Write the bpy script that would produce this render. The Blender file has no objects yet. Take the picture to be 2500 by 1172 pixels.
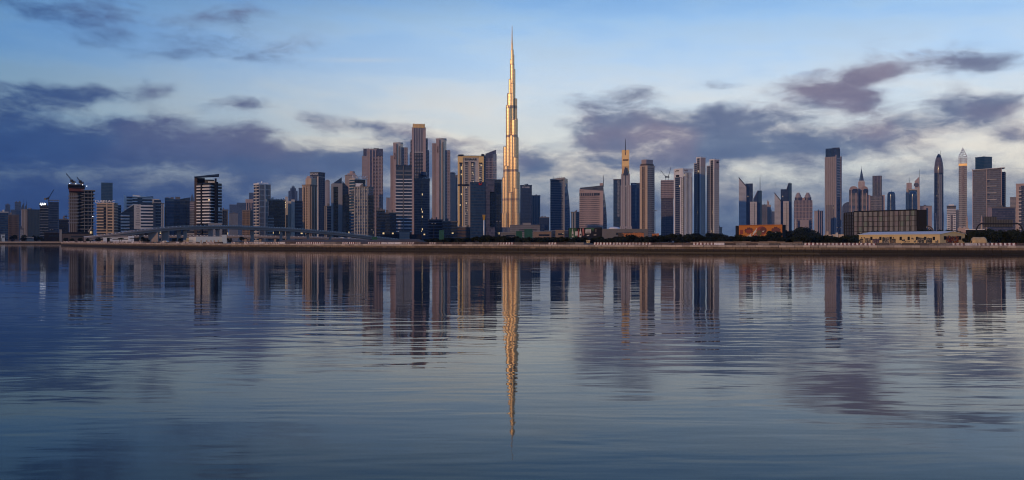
import bpy, bmesh, math, random
from mathutils import Vector
random.seed(7)
R = math.radians
sc = bpy.context.scene
COL = sc.collection

# ---------------------------------------------------------------- camera
FPX = 2200.0          # focal length in photograph pixels (2500 wide)
CAMZ = 4.8            # eye height above the water
cam = bpy.data.cameras.new('camera')
camo = bpy.data.objects.new('camera', cam)
COL.objects.link(camo)
cam.sensor_width = 36.0
cam.lens = 36.0 * FPX / 2500.0
cam.clip_start = 0.5
cam.clip_end = 20000
camo.location = (0, 0, CAMZ)
camo.rotation_euler = (R(90), 0, 0)
sc.camera = camo
sc.view_settings.view_transform = 'Standard'
sc.view_settings.look = 'None'
sc.view_settings.exposure = 0.0
sc.view_settings.gamma = 1.0
sc.cycles.use_denoising = True
sc.cycles.filter_width = 1.1
sc.cycles.volume_bounces = 1
sc.cycles.max_bounces = 6
sc.cycles.sample_clamp_indirect = 6.0

def pxu(px): return (px - 1250.0) / FPX
def pxX(px, D): return pxu(px) * D
def pyZ(py, D): return CAMZ + (586.0 - py) * D / FPX
def px_az(px): return math.atan(pxu(px))
def px_el(px, py): return math.atan((586.0 - py) / FPX * math.cos(px_az(px)))

# ---------------------------------------------------------------- node helper
class NT:
    def __init__(s, tree): s.t = tree; s.n = tree.nodes; s.l = tree.links
    def put(s, sock, v):
        if v is None: return
        if hasattr(v, 'is_linked') or isinstance(v, bpy.types.NodeSocket): s.l.new(v, sock)
        else: sock.default_value = v
    def m(s, op, a, b=None, c=None, clamp=False):
        n = s.n.new('ShaderNodeMath'); n.operation = op; n.use_clamp = clamp
        for i, v in enumerate((a, b, c)): s.put(n.inputs[i], v)
        return n.outputs[0]
    def add(s, a, b): return s.m('ADD', a, b)
    def mul(s, a, b): return s.m('MULTIPLY', a, b)
    def sub(s, a, b): return s.m('SUBTRACT', a, b)
    def smooth(s, v, a, b, lo=0.0, hi=1.0):
        n = s.n.new('ShaderNodeMapRange'); n.interpolation_type = 'SMOOTHSTEP'
        for i, x in enumerate((v, a, b, lo, hi)): s.put(n.inputs[i], x)
        return n.outputs[0]
    def mix(s, f, a, b, blend='MIX'):
        n = s.n.new('ShaderNodeMix'); n.data_type = 'RGBA'; n.blend_type = blend; n.clamp_factor = True
        s.put(n.inputs[0], f)
        for i, v in ((6, a), (7, b)):
            s.put(n.inputs[i], (*v, 1.0) if isinstance(v, tuple) and len(v) == 3 else v)
        return n.outputs[2]
    def ramp(s, f, stops, interp='LINEAR'):
        n = s.n.new('ShaderNodeValToRGB'); r = n.color_ramp; r.interpolation = interp
        while len(r.elements) < len(stops): r.elements.new(0.5)
        for e, (p, c) in zip(r.elements, stops): e.position = p; e.color = (*c, 1) if len(c) == 3 else c
        s.put(n.inputs[0], f); return n.outputs[0]
    def noise(s, vec, scale, detail=3.0, rough=0.5, dist=0.0):
        n = s.n.new('ShaderNodeTexNoise'); s.put(n.inputs['Vector'], vec)
        n.inputs['Scale'].default_value = scale; n.inputs['Detail'].default_value = detail
        n.inputs['Roughness'].default_value = rough; n.inputs['Distortion'].default_value = dist
        return n.outputs[0]
    def xyz(s, x, y, z=0.0):
        n = s.n.new('ShaderNodeCombineXYZ')
        for i, v in enumerate((x, y, z)): s.put(n.inputs[i], v)
        return n.outputs[0]
    def sep(s, v):
        n = s.n.new('ShaderNodeSeparateXYZ'); s.put(n.inputs[0], v); return n.outputs

def srgb(h):
    h = h.lstrip('#'); o = []
    for i in (0, 2, 4):
        c = int(h[i:i+2], 16) / 255.0
        o.append(c / 12.92 if c <= 0.04045 else ((c + 0.055) / 1.055) ** 2.4)
    return tuple(o)

# ---------------------------------------------------------------- sun and sky
SUN_EL, SUN_AZ = 9.5, 221.0     # degrees; azimuth from the view axis, clockwise: behind the camera, a little to its left
world = bpy.data.worlds.new('World'); sc.world = world; world.use_nodes = True
world.cycles.sampling_method = 'MANUAL'; world.cycles.sample_map_resolution = 256
def build_world():
    W = NT(world.node_tree)
    bg = W.n['Background']
    tc = W.n.new('ShaderNodeTexCoord')
    x, y, z = W.sep(tc.outputs['Generated'])
    az = W.m('ARCTAN2', x, y)
    el = W.m('ARCSINE', z)
    sky = W.n.new('ShaderNodeTexSky'); sky.sky_type = 'NISHITA'; sky.sun_disc = False
    sky.sun_elevation = R(SUN_EL); sky.sun_rotation = R(SUN_AZ)
    sky.air_density = 1.0; sky.dust_density = 0.6; sky.ozone_density = 4.0
    nish = W.mix(1.0, sky.outputs[0], (0.060, 0.060, 0.070), 'MULTIPLY')
    # clear air: colour by elevation, cream low down to blue above
    e1 = W.m('DIVIDE', el, 0.32)
    clear = W.ramp(e1, [(0.0, srgb('#a9b4bd')), (0.20, srgb('#efdfc2')), (0.36, srgb('#f2e6ca')), (0.48, srgb('#dee0d6')),
                        (0.60, srgb('#bfd2de')), (0.74, srgb('#a0bfd8')), (0.86, srgb('#6f9ac4')), (1.0, srgb('#30609a'))])
    # the bank of cloud to the left keeps that side of the sky deeper
    left = W.smooth(az, -0.58, 0.02, 0.0, 1.0)
    clear = W.mix(1.0, clear, nish, 'ADD')
    clear = W.mix(W.mul(W.sub(1.0, left), 0.9), clear, W.mix(1.0, clear, (0.22, 0.43, 0.66), 'MULTIPLY'))
    # thin high veil, streaked
    vs = W.noise(W.xyz(W.mul(az, 1.0), W.mul(W.add(el, W.mul(az, 0.06)), 4.5), 8.0), 4.5, 5.0, 0.58)
    clear = W.mix(W.mul(W.smooth(vs, 0.40, 0.66), 0.65), clear, W.mix(1.0, clear, (1.02, 0.92, 0.83), 'MULTIPLY'))
    clear = W.mix(W.mul(W.smooth(vs, 0.56, 0.38), 0.45), clear, W.mix(1.0, clear, (0.70, 0.80, 0.90), 'MULTIPLY'))
    # ------------------------------------------------ clouds
    cvec = W.xyz(az, W.mul(el, 2.3), 0.0)
    wn = W.n.new('ShaderNodeTexNoise'); W.put(wn.inputs['Vector'], cvec)
    wn.inputs['Scale'].default_value = 12.0; wn.inputs['Detail'].default_value = 3.0; wn.inputs['Roughness'].default_value = 0.6
    wr, wg, wb = W.sep(wn.outputs['Color'])
    azw = W.add(az, W.mul(W.sub(wr, 0.5), 0.050))
    elw = W.add(el, W.mul(W.sub(wg, 0.5), 0.022))
    fb = W.noise(W.xyz(azw, W.mul(elw, 2.3), 0.0), 15.0, 6.0, 0.60)
    fb2 = W.noise(W.xyz(W.mul(azw, 0.8), W.mul(elw, 2.6), 4.0), 60.0, 3.0, 0.6)
    det = W.add(W.mul(W.sub(fb, 0.5), 2.9), W.mul(W.sub(fb2, 0.5), 0.6))
    banks = [  # centre x, y, half width, half height (photograph pixels), strength
        (20, 225, 110, 22, 1.2), (150, 236, 55, 18, .9), (40, 285, 90, 24, 1.15), (262, 224, 70, 15, 1.1), (378, 216, 48, 13, 1.05), (590, 250, 66, 13, 1.0),
        (425, 288, 60, 24, .95), (305, 302, 60, 15, .95), (600, 315, 100, 16, .9), (740, 285, 34, 12, .6), (800, 300, 60, 14, .8),
        (900, 302, 60, 8, .7), (985, 322, 80, 20, .75), (1100, 355, 70, 18, .65), (50, 350, 150, 30, 1.1), (300, 352, 170, 24, .95), (500, 355, 110, 20, .8),
        (690, 392, 170, 24, 1.0), (900, 385, 100, 20, .7), (1080, 400, 110, 20, .6),
        (1470, 268, 96, 28, .95), (1565, 222, 60, 14, .6), (1530, 318, 120, 28, 1.0), (1690, 345, 140, 36, 1.1), (1750, 205, 66, 8, .75),
        (1745, 262, 62, 16, .85), (1860, 288, 120, 18, .95), (2020, 232, 104, 26, 1.4), (2105, 258, 60, 12, .7), (2170, 320, 110, 24, 1.0), (1880, 350, 130, 26, .9),
        (2060, 350, 120, 20, .8), (2270, 158, 170, 22, .95), (2120, 180, 60, 13, .65), (2400, 160, 66, 14, .8), (2375, 268, 112, 30, 1.5),
        (2480, 328, 50, 14, .9), (1300, 392, 70, 26, .75), (1450, 345, 90, 9, .75), (1620, 390, 140, 14, .5), (490, 50, 210, 34, .62), (420, 120, 230, 26, .45), (90, 22, 170, 24, .70), (700, 130, 120, 30, .32), (2470, 250, 30, 12, .5), (1980, 180, 60, 8, .4), (2240, 95, 130, 22, .34)]
    acc = None
    wv = W.xyz(azw, elw, 0.0)
    for (px, py, rx, ry, am) in banks:
        a0, e0 = px_az(px), px_el(px, py)
        ca = math.cos(a0)
        sx, sy = rx / FPX * ca * ca * 1.1, ry / FPX * ca * 1.45
        q = W.n.new('ShaderNodeVectorMath'); q.operation = 'MULTIPLY_ADD'
        W.put(q.inputs[0], wv); q.inputs[1].default_value = (1 / sx, 1 / sy, 0); q.inputs[2].default_value = (-a0 / sx, -e0 / sy, 0)
        d = W.n.new('ShaderNodeVectorMath'); d.operation = 'DOT_PRODUCT'
        W.put(d.inputs[0], q.outputs[0]); W.put(d.inputs[1], q.outputs[0])
        g = W.m('EXPONENT', W.m('MULTIPLY_ADD', d.outputs['Value'], -0.9, math.log(am)))
        acc = g if acc is None else W.add(acc, g)
    acc = W.m('SMOOTH_MIN', acc, 1.25, 0.35)
    # thicker towards the horizon, as everywhere round the bay; loose cloud elsewhere
    low = W.smooth(el, 0.135, 0.03, 0.0, 1.05)
    far = W.smooth(W.m('ABSOLUTE', az), 0.60, 0.85, 0.0, 0.45)
    far = W.mul(far, W.smooth(el, 0.5, 0.15))
    bank = W.mul(W.mul(W.sub(1.0, left), 0.26), W.smooth(el, 0.140, 0.070))          # deeper bank over the left of the bay
    field = W.add(W.add(W.add(W.mul(acc, 0.95), low), far), bank)
    dens = W.add(field, W.mul(det, W.mul(W.smooth(field, 0.0, 0.45, 0.16, 0.80), W.smooth(el, 0.02, 0.115, 0.30, 1.0))))
    cov = W.smooth(dens, 0.20, 1.22)
    # colour: mauve grey, rosier where thin and high, slate towards the horizon, deeper blue on the left
    e2 = W.m('DIVIDE', el, 0.25)
    ccol = W.ramp(e2, [(0.0, srgb('#425c82')), (0.20, srgb('#556f94')), (0.42, srgb('#6c7f9c')), (0.7, srgb('#80869e')), (1.0, srgb('#8d9cb4'))])
    rose = W.noise(W.xyz(az, W.mul(el, 2.0), 3.3), 7.0, 2.0)
    rosef = W.mul(W.smooth(rose, 0.44, 0.62), W.smooth(e2, 0.22, 0.5))
    ccol = W.mix(W.mul(rosef, 0.6), ccol, srgb('#9d8a97'))
    lump = W.smooth(W.add(W.mul(fb, 0.6), W.mul(wb, 0.4)), 0.36, 0.64)           # thicker and thinner parts within a cloud
    ccol = W.mix(W.mul(lump, 0.65), ccol, W.mix(1.0, ccol, (0.62, 0.66, 0.77), 'MULTIPLY'))
    ccol = W.mix(W.sub(1.0, left), ccol, W.mix(1.0, ccol, (0.15, 0.35, 0.68), 'MULTIPLY'))
    out = W.mix(W.mul(cov, W.smooth(dens, 0.6, 1.5, 0.85, 0.97)), clear, ccol)
    # one thin bright wisp of high cloud
    a0, e0 = px_az(890), px_el(890, 147)
    dx = W.mul(W.sub(az, a0), 1 / 0.05); dy = W.mul(W.sub(W.add(el, W.mul(W.sub(az, a0), -0.03)), e0), 1 / 0.0024)
    g = W.m('POWER', 2.71828, W.mul(W.add(W.mul(dx, dx), W.mul(dy, dy)), -1.0))
    out = W.mix(W.mul(g, 0.32), out, srgb('#d9dde0'))
    W.l.new(out, bg.inputs[0]); bg.inputs[1].default_value = 1.0
build_world()
sun = bpy.data.lights.new('sun', 'SUN'); suno = bpy.data.objects.new('sun', sun); COL.objects.link(suno)
sun.energy = 1.7; sun.angle = R(0.6); sun.color = (1.0, 0.60, 0.30)
_sd = Vector((math.sin(R(SUN_AZ)) * math.cos(R(SUN_EL)), math.cos(R(SUN_AZ)) * math.cos(R(SUN_EL)), math.sin(R(SUN_EL))))
suno.rotation_euler = _sd.to_track_quat('Z', 'Y').to_euler()
suno.location = (0, -300, 200)

# ---------------------------------------------------------------- materials
MATS = {}
def mat(name):
    m = bpy.data.materials.new(name); m.use_nodes = True
    N = NT(m.node_tree); b = N.n['Principled BSDF']
    MATS[name] = m
    return m, N, b

def col4(c): return (*c, 1.0)

def m_plain(name, c, rough=0.7, metal=0.0, var=0.16, scale=0.08, spec=0.4):
    """painted or cast surface with soft weathering"""
    m, N, b = mat(name)
    g = N.n.new('ShaderNodeNewGeometry'); p = g.outputs['Position']
    x, y, z = N.sep(p)
    n1 = N.noise(p, scale, 4.0, 0.6)
    st = N.noise(N.xyz(N.mul(x, 6.0), N.mul(y, 6.0), z), scale * 0.5, 3.0, 0.6)     # rain streaks run down
    f = N.add(N.mul(N.sub(n1, 0.5), var * 2), N.mul(N.sub(st, 0.5), var * 1.6))
    k = N.add(1.0, f)
    cc = N.mix(1.0, c, N.xyz(k, k, k), 'MULTIPLY')
    N.l.new(cc, b.inputs['Base Color'])
    b.inputs['Roughness'].default_value = rough; b.inputs['Metallic'].default_value = metal
    b.inputs['Specular IOR Level'].default_value = spec
    return m

def m_glass(name, c, c2=None, rough=0.12, pane=(2.6, 3.8), metal=0.0, spec=0.5, lit=0.0, var=0.9):
    """curtain wall: each pane has a slightly different tint and gloss"""
    m, N, b = mat(name)
    g = N.n.new('ShaderNodeNewGeometry')
    x, y, z = N.sep(g.outputs['Position'])
    nx, ny, nz = N.sep(g.outputs['True Normal'])
    h = N.sub(N.mul(x, ny), N.mul(y, nx))                       # runs along the wall
    iu = N.m('FLOOR', N.mul(h, 1 / pane[0])); iv = N.m('FLOOR', N.mul(z, 1 / pane[1]))
    wn = N.n.new('ShaderNodeTexWhiteNoise'); wn.noise_dimensions = '3D'
    N.put(wn.inputs['Vector'], N.xyz(iu, iv, 1.0))
    v = wn.outputs['Value']
    big = N.noise(N.xyz(N.mul(h, 0.05), N.mul(z, 0.03), 2.0), 1.0, 3.0)
    f = N.add(N.mul(v, 0.55), N.mul(big, 0.6))
    c2 = c2 or tuple(min(1, k * 2.1 + 0.01) for k in c)
    f = N.mul(N.smooth(f, 0.2, 1.0), var)
    # spandrel strip at each floor, mullion at each pane edge
    fz = N.m('FRACT', N.mul(z, 1 / pane[1])); sp = N.m('LESS_THAN', fz, 0.24)
    fu = N.m('FRACT', N.mul(h, 1 / pane[0])); mu = N.m('LESS_THAN', fu, 0.10)
    cc = N.mix(f, c, c2)
    cc = N.mix(N.mul(N.m('MAXIMUM', sp, mu), 0.45), cc, tuple(0.35 * k + 0.03 for k in c2))
    N.l.new(cc, b.inputs['Base Color'])
    b.inputs['Metallic'].default_value = metal
    N.l.new(N.add(rough, N.add(N.mul(v, 0.08), N.mul(sp, 0.25))), b.inputs['Roughness'])
    b.inputs['Specular IOR Level'].default_value = spec
    m.cycles.emission_sampling = 'NONE'
    if lit > 0:
        wn2 = N.n.new('ShaderNodeTexWhiteNoise'); N.put(wn2.inputs['Vector'], N.xyz(iu, iv, 9.0))
        on = N.m('GREATER_THAN', wn2.outputs['Value'], 1.0 - lit)
        b.inputs['Emission Color'].default_value = (1.0, 0.72, 0.38, 1)
        N.l.new(N.mul(N.mul(on, N.sub(1.0, N.m('MAXIMUM', sp, mu))), 0.75), b.inputs['Emission Strength'])
    return m

def m_emit(name, c, k):
    m, N, b = mat(name)
    b.inputs['Base Color'].default_value = (*c, 1); b.inputs['Emission Color'].default_value = (*c, 1)
    b.inputs['Emission Strength'].default_value = k
    return m

# stone, render and metal
m_plain('concrete', (.30, .28, .26)); m_plain('concrete_dark', (.13, .125, .125)); m_plain('concrete_pale', (.46, .44, .42))
m_plain('white', (.70, .71, .72), .55); m_plain('white_band', (.62, .63, .66), .5)
m_plain('beige', (.50, .40, .30)); m_plain('sand', (.44, .35, .27)); m_plain('pink_stone', (.42, .32, .29)); m_plain('mauve_stone', (.33, .28, .28))
m_plain('brown', (.20, .14, .10)); m_plain('dark_brown', (.10, .075, .065)); m_plain('grey', (.24, .24, .25)); m_plain('dark', (.016, .017, .021), .8, spec=.1)
m_plain('steel_dark', (.022, .023, .026), .7, spec=.15); m_plain('sun_tint_gold', (.95, .66, .28), .58, .9, .06); m_plain('rust_red', (.16, .045, .03))  # the gold cladding has sunlight's warm glow put into its base colour
m_plain('navy_metal', (.03, .05, .09), .4, .3); m_plain('silver', (.42, .43, .46), .6, .3); m_plain('pale_metal', (.80, .62, .46), .5, .75, .06); m_plain('bronze', (.40, .30, .21), .5, .7, .05)
m_plain('green_net', (.012, .075, .05), .8, 0, .3, .3); m_plain('orange_wall', (.42, .15, .045)); m_plain('cream', (.60, .47, .25), .75, 0, .14, .25)
m_plain('roof_white', (.74, .71, .64), .7); m_plain('pale_blue_wall', (.50, .56, .57)); m_plain('tank', (.50, .36, .18), .55, 0, .3, .5)
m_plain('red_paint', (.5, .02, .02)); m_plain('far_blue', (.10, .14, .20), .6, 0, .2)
# glass
m_glass('glass_navy', (.010, .020, .045), (.030, .055, .105), .10, lit=.002)
m_glass('glass_blue', (.012, .040, .095), (.035, .095, .19), .10)
m_glass('glass_teal', (.014, .050, .085), (.03, .085, .13), .15, var=.6)
m_glass('glass_black', (.006, .009, .015), (.016, .022, .034), .12, lit=.003)
m_glass('glass_grey', (.045, .052, .062), (.10, .11, .125), .15)
m_glass('glass_lit', (.020, .024, .032), (.07, .07, .075), .12, lit=.10)
m_glass('glass_smoke', (.030, .034, .044), (.075, .075, .085), .12, lit=.003)
m_glass('glass_violet', (.045, .045, .075), (.10, .095, .14), .2)
m_glass('glass_haze_tint', (.05, .075, .12), (.09, .12, .17), .25, var=.6)  # distance haze of the far towers put into the glass colour
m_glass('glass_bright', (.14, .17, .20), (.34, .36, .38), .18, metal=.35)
m_glass('glass_pink', (.10, .075, .075), (.22, .17, .16), .18)
m_emit('lamp_white', (.85, .92, 1.0), 2.2); m_emit('lamp_warm', (1.0, .75, .4), 1.6)

def burj_mat():
    """polished steel and glass: vertical fins, thin spandrel lines"""
    m, N, b = mat('steel_glass')
    g = N.n.new('ShaderNodeNewGeometry'); x, y, z = N.sep(g.outputs['Position'])
    nx, ny, nz = N.sep(g.outputs['Normal'])
    fz = N.m('FRACT', N.mul(z, 1 / 5.4)); ln = N.m('LESS_THAN', fz, 0.30)
    fa = N.m('FRACT', N.mul(N.m('ARCTAN2', nx, ny), 2.07)); lv = N.m('LESS_THAN', fa, 0.30)      # glass between the fins
    w = N.noise(N.xyz(N.mul(x, .2), N.mul(y, .2), N.mul(z, .02)), 1.0, 3.0)
    k = N.m('MAXIMUM', N.mul(ln, .32), N.mul(lv, .62))
    c = N.mix(k, N.mix(w, (.84, .64, .35), (.66, .49, .27)), (.17, .13, .12))
    N.l.new(c, b.inputs['Base Color'])
    b.inputs['Metallic'].default_value = .82
    N.l.new(N.add(.35, N.mul(ln, .08)), b.inputs['Roughness'])
    b.inputs['Anisotropic'].default_value = .85; b.inputs['Anisotropic Rotation'].default_value = .0   # brushed by its vertical fins
    tg = N.n.new('ShaderNodeTangent'); tg.direction_type = 'RADIAL'; tg.axis = 'Z'; N.l.new(tg.outputs[0], b.inputs['Tangent'])
    return m
burj_mat()

# ---------------------------------------------------------------- mesh helpers
class MB:
    def __init__(s): s.v = []; s.f = []; s.sm = []; s.mi = []
    def add(s, vs, fs, smooth=False, mi=0):
        k = len(s.v); s.v += [tuple(v) for v in vs]
        for f in fs: s.f.append([k + i for i in f]); s.sm.append(smooth); s.mi.append(mi)
        return s
    def prism(s, poly, z0, z1, smooth=False, mi=0, top=None, cap=True):
        """poly: xy list, counter-clockwise; z1: number or one value per corner; top: optional other outline"""
        n = len(poly); t = top or poly
        zz = z1 if isinstance(z1, (list, tuple)) else [z1] * n
        zb = z0 if isinstance(z0, (list, tuple)) else [z0] * n
        k = len(s.v)
        s.v += [(p[0], p[1], zb[i]) for i, p in enumerate(poly)] + [(p[0], p[1], zz[i]) for i, p in enumerate(t)]
        for i in range(n):
            j = (i + 1) % n
            s.f.append([k + i, k + j, k + n + j, k + n + i]); s.sm.append(smooth); s.mi.append(mi)
        if cap:
            if smooth:      # caps get corners of their own so that the wall normals stay level
                s.v += s.v[k:k + 2 * n]; k += 2 * n
            s.f.append([k + n + i for i in range(n)]); s.sm.append(False); s.mi.append(mi)
            s.f.append([k + i for i in reversed(range(n))]); s.sm.append(False); s.mi.append(mi)
        return s
    def box(s, x0, x1, y0, y1, z0, z1, mi=0):
        return s.prism([(x0, y0), (x1, y0), (x1, y1), (x0, y1)], z0, z1, mi=mi)
    def bar(s, a, b, r, n=6, r2=None, mi=0):
        a = Vector(a); b = Vector(b); d = (b - a)
        if d.length < 1e-6: return s
        d.normalize(); u = d.orthogonal().normalized(); w = d.cross(u); r2 = r if r2 is None else r2
        k = len(s.v)
        for c, rr in ((a, r), (b, r2)):
            for i in range(n):
                t = 2 * math.pi * (i + .5) / n; s.v.append(tuple(c + (u * math.cos(t) + w * math.sin(t)) * rr))
        for i in range(n):
            j = (i + 1) % n; s.f.append([k + i, k + j, k + n + j, k + n + i]); s.sm.append(n > 6); s.mi.append(mi)
        s.f.append([k + i for i in reversed(range(n))]); s.f.append([k + n + i for i in range(n)]); s.sm += [False, False]; s.mi += [mi, mi]
        return s
    def lathe(s, cx, cy, prof, n=20, mi=0):
        k = len(s.v)
        for r, z in prof:
            for i in range(n):
                t = 2 * math.pi * i / n; s.v.append((cx + r * math.cos(t), cy + r * math.sin(t), z))
        for q in range(len(prof) - 1):
            for i in range(n):
                j = (i + 1) % n; a = k + q * n
                s.f.append([a + i, a + j, a + n + j, a + n + i]); s.sm.append(True); s.mi.append(mi)
        e = len(s.v); s.v += s.v[k + (len(prof) - 1) * n:k + len(prof) * n]
        s.f.append([e + i for i in range(n)]); s.sm.append(False); s.mi.append(mi)
        return s
    def mesh(s, name, mats):
        me = bpy.data.meshes.new(name); me.from_pydata(s.v, [], s.f); me.update()
        for m in (mats if isinstance(mats, (list, tuple)) else [mats]): me.materials.append(MATS[m] if isinstance(m, str) else m)
        me.polygons.foreach_set('use_smooth', s.sm); me.polygons.foreach_set('material_index', s.mi)
        return me

def link(name, me, parent=None, loc=None):
    o = bpy.data.objects.new(name, me); COL.objects.link(o)
    if parent is not None: o.parent = parent
    if loc is not None: o.location = loc
    return o
def tag(o, label, cat, group=None):
    o['label'] = label; o['category'] = cat
    if group: o['group'] = group
    return o
def structure(name, mb, mats):
    o = link(name, mb.mesh(name, mats)); o['kind'] = 'structure'; return o

def circle(cx, cy, r, n=20, a0=0.0, ry=None):
    ry = ry or r
    return [(cx + r * math.cos(a0 + 2 * math.pi * i / n), cy + ry * math.sin(a0 + 2 * math.pi * i / n)) for i in range(n)]

def edge_out(p, q, d):
    """outward offset of a wall running p -> q of a counter-clockwise outline"""
    dx, dy = q[0] - p[0], q[1] - p[1]; L = math.hypot(dx, dy) or 1
    return (dy / L * d, -dx / L * d)

def grow(poly, d):
    n = len(poly); out = []
    for i in range(n):
        p0, p1, p2 = poly[i - 1], poly[i], poly[(i + 1) % n]
        a = edge_out(p0, p1, 1); b = edge_out(p1, p2, 1)
        sx, sy = a[0] + b[0], a[1] + b[1]; k = 1 + a[0] * b[0] + a[1] * b[1]
        k = max(k, .3); out.append((p1[0] + sx / k * d, p1[1] + sy / k * d))
    return out

FONT_CACHE = {}
def text_mesh(s):
    """letters as a mesh: x to the right, z up, extruded along y; height about 1"""
    if s in FONT_CACHE: return FONT_CACHE[s]
    c = bpy.data.curves.new('letters', 'FONT'); c.body = s; c.size = 1.0; c.extrude = 0.06; c.align_x = 'CENTER'; c.align_y = 'CENTER'
    c.resolution_u = 2
    o = bpy.data.objects.new('letters', c); COL.objects.link(o)
    dg = bpy.context.evaluated_depsgraph_get(); dg.update()
    me = bpy.data.meshes.new_from_object(o.evaluated_get(dg))
    bpy.data.objects.remove(o); bpy.data.curves.remove(c)
    vs = [(v.co.x, v.co.y, v.co.z) for v in me.vertices]; fs = [list(p.vertices) for p in me.polygons]
    bpy.data.meshes.remove(me)
    FONT_CACHE[s] = (vs, fs); return vs, fs

GZ = 2.9     # level of the land above the water
class Tower:
    """an Empty at the foot of a building; every part is built in world metres and stored relative to it"""
    def __init__(s, name, label, D, px, cat='tower', group=None, z=GZ):
        s.D = D; s.o = Vector((pxX(px, D), D, z))
        s.root = link(name, None, None, s.o); s.root.empty_display_size = 5
        tag(s.root, label, cat, group)
    def part(s, name, mb, mats, parent=None):
        ox, oy, oz = s.o
        mb.v = [(x - ox, y - oy, z - oz) for x, y, z in mb.v]
        return link(name, mb.mesh(name, mats), parent or s.root)
    def Z(s, py): return pyZ(py, s.D)
    def prism(s, name, poly, z0, z1, m, top=None, parent=None, smooth=False):
        return s.part(name, MB().prism(poly, z0, z1, smooth, top=top), m, parent)
    def bands(s, name, poly, z0, z1, m, step=3.8, frac=.35, out=.5, edges=None, parent=None):
        """floor slabs or balcony fronts: one strip per storey"""
        mbs = []; n = max(1, int(round((z1 - z0) / step))); st = (z1 - z0) / n; N_ = len(poly)
        if edges is None:
            g = grow(poly, out)
            for k in range(n): mbs.append(MB().prism(g, z0 + k * st, z0 + k * st + st * frac))
        else:
            for e in edges:
                p, q = poly[e], poly[(e + 1) % N_]; ox, oy = edge_out(p, q, out); ix, iy = edge_out(p, q, -.2)
                for k in range(n): mbs.append(MB().prism([(p[0] + ix, p[1] + iy), (p[0] + ox, p[1] + oy), (q[0] + ox, q[1] + oy), (q[0] + ix, q[1] + iy)], z0 + k * st, z0 + k * st + st * frac))
        return s.pieces(name, mbs, m, parent, st * FPX / s.D > 5.0 or n <= 8)
    def pieces(s, name, mbs, m, parent, single):
        """pieces one can pick apart become parts of their own; finer ones stay joined as one part"""
        if single and len(mbs) <= 60:
            nm = name[:-3] + 'y' if name.endswith('ies') else name[:-1] if name.endswith('s') and not name.endswith('ss') else name
            for b in mbs: o = s.part(nm, b, m, parent)
            return o
        mb = MB()
        for b in mbs: mb.add(b.v, b.f)
        o = s.part(name, mb, m, parent)
        if len(mbs) > 1: o['kind'] = 'stuff'
        return o
    def fins(s, name, poly, z0, z1, m, n=8, frac=.3, out=.6, edges=(0, 1), parent=None, pad=0.0):
        """piers, ribs or mullions running up the wall; n per wall"""
        mbs = []; N_ = len(poly); w = 1e9
        for i, e in enumerate(edges):
            k_ = n[i] if isinstance(n, (list, tuple)) else n
            p, q = poly[e], poly[(e + 1) % N_]; ox, oy = edge_out(p, q, out); ix, iy = edge_out(p, q, -.2)
            w = min(w, math.hypot(q[0] - p[0], q[1] - p[1]) / k_)
            for k in range(k_):
                c = pad + (1 - 2 * pad) * (k + .5) / k_; h = (1 - 2 * pad) * frac / k_ / 2
                a = (p[0] + (q[0] - p[0]) * (c - h), p[1] + (q[1] - p[1]) * (c - h)); b = (p[0] + (q[0] - p[0]) * (c + h), p[1] + (q[1] - p[1]) * (c + h))
                mbs.append(MB().prism([(a[0] + ix, a[1] + iy), (a[0] + ox, a[1] + oy), (b[0] + ox, b[1] + oy), (b[0] + ix, b[1] + iy)], z0, z1))
        return s.pieces(name, mbs, m, parent, w * FPX / s.D > 2.6 or len(mbs) <= 6)
    def panel(s, name, poly, e, u0, u1, z0, z1, m, out=.5, back=-.2, parent=None):
        p, q = poly[e], poly[(e + 1) % len(poly)]; ox, oy = edge_out(p, q, out); ix, iy = edge_out(p, q, back)
        a = (p[0] + (q[0] - p[0]) * u0, p[1] + (q[1] - p[1]) * u0); b = (p[0] + (q[0] - p[0]) * u1, p[1] + (q[1] - p[1]) * u1)
        return s.part(name, MB().prism([(a[0] + ix, a[1] + iy), (a[0] + ox, a[1] + oy), (b[0] + ox, b[1] + oy), (b[0] + ix, b[1] + iy)], z0, z1), m, parent)
    def text(s, body, poly, e, u, z, h, m, out=.8, vertical=False, name='lettering', parent=None, sx=1.0):
        vs, fs = text_mesh(body)
        p, q = poly[e], poly[(e + 1) % len(poly)]; L = math.hypot(q[0] - p[0], q[1] - p[1]); tx, ty = (q[0] - p[0]) / L, (q[1] - p[1]) / L
        ox, oy = edge_out(p, q, out); bx, by = p[0] + (q[0] - p[0]) * u + ox, p[1] + (q[1] - p[1]) * u + oy
        nx, ny = edge_out(p, q, 1); k = h / .72; mb = MB(); V = []
        for x, y, d in vs:
            if vertical: x, y = -y, x
            V.append((bx + tx * x * k * sx + nx * d * k, by + ty * x * k * sx + ny * d * k, z + y * k))
        mb.add(V, fs); return s.part(name, mb, m, parent)
    def squiggle(s, poly, e, u0, u1, z, h, m, out=.9, n=9, name='lettering'):
        """joined script too small to read: a wavy stroke with upstrokes"""
        p, q = poly[e], poly[(e + 1) % len(poly)]; ox, oy = edge_out(p, q, out); mb = MB(); rr = random.Random(int(u0 * 99) + n); pr = None
        for i in range(n + 1):
            u = u0 + (u1 - u0) * i / n; c = Vector((p[0] + (q[0] - p[0]) * u + ox, p[1] + (q[1] - p[1]) * u + oy, z + rr.uniform(-.25, .3) * h))
            if pr is not None: mb.bar(pr, c, h * .16, 4)
            if rr.random() < .55: mb.bar(c, c + Vector((0, 0, h * rr.uniform(.4, .8))), h * .13, 4)
            pr = c
        return s.part(name, mb, m)
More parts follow.
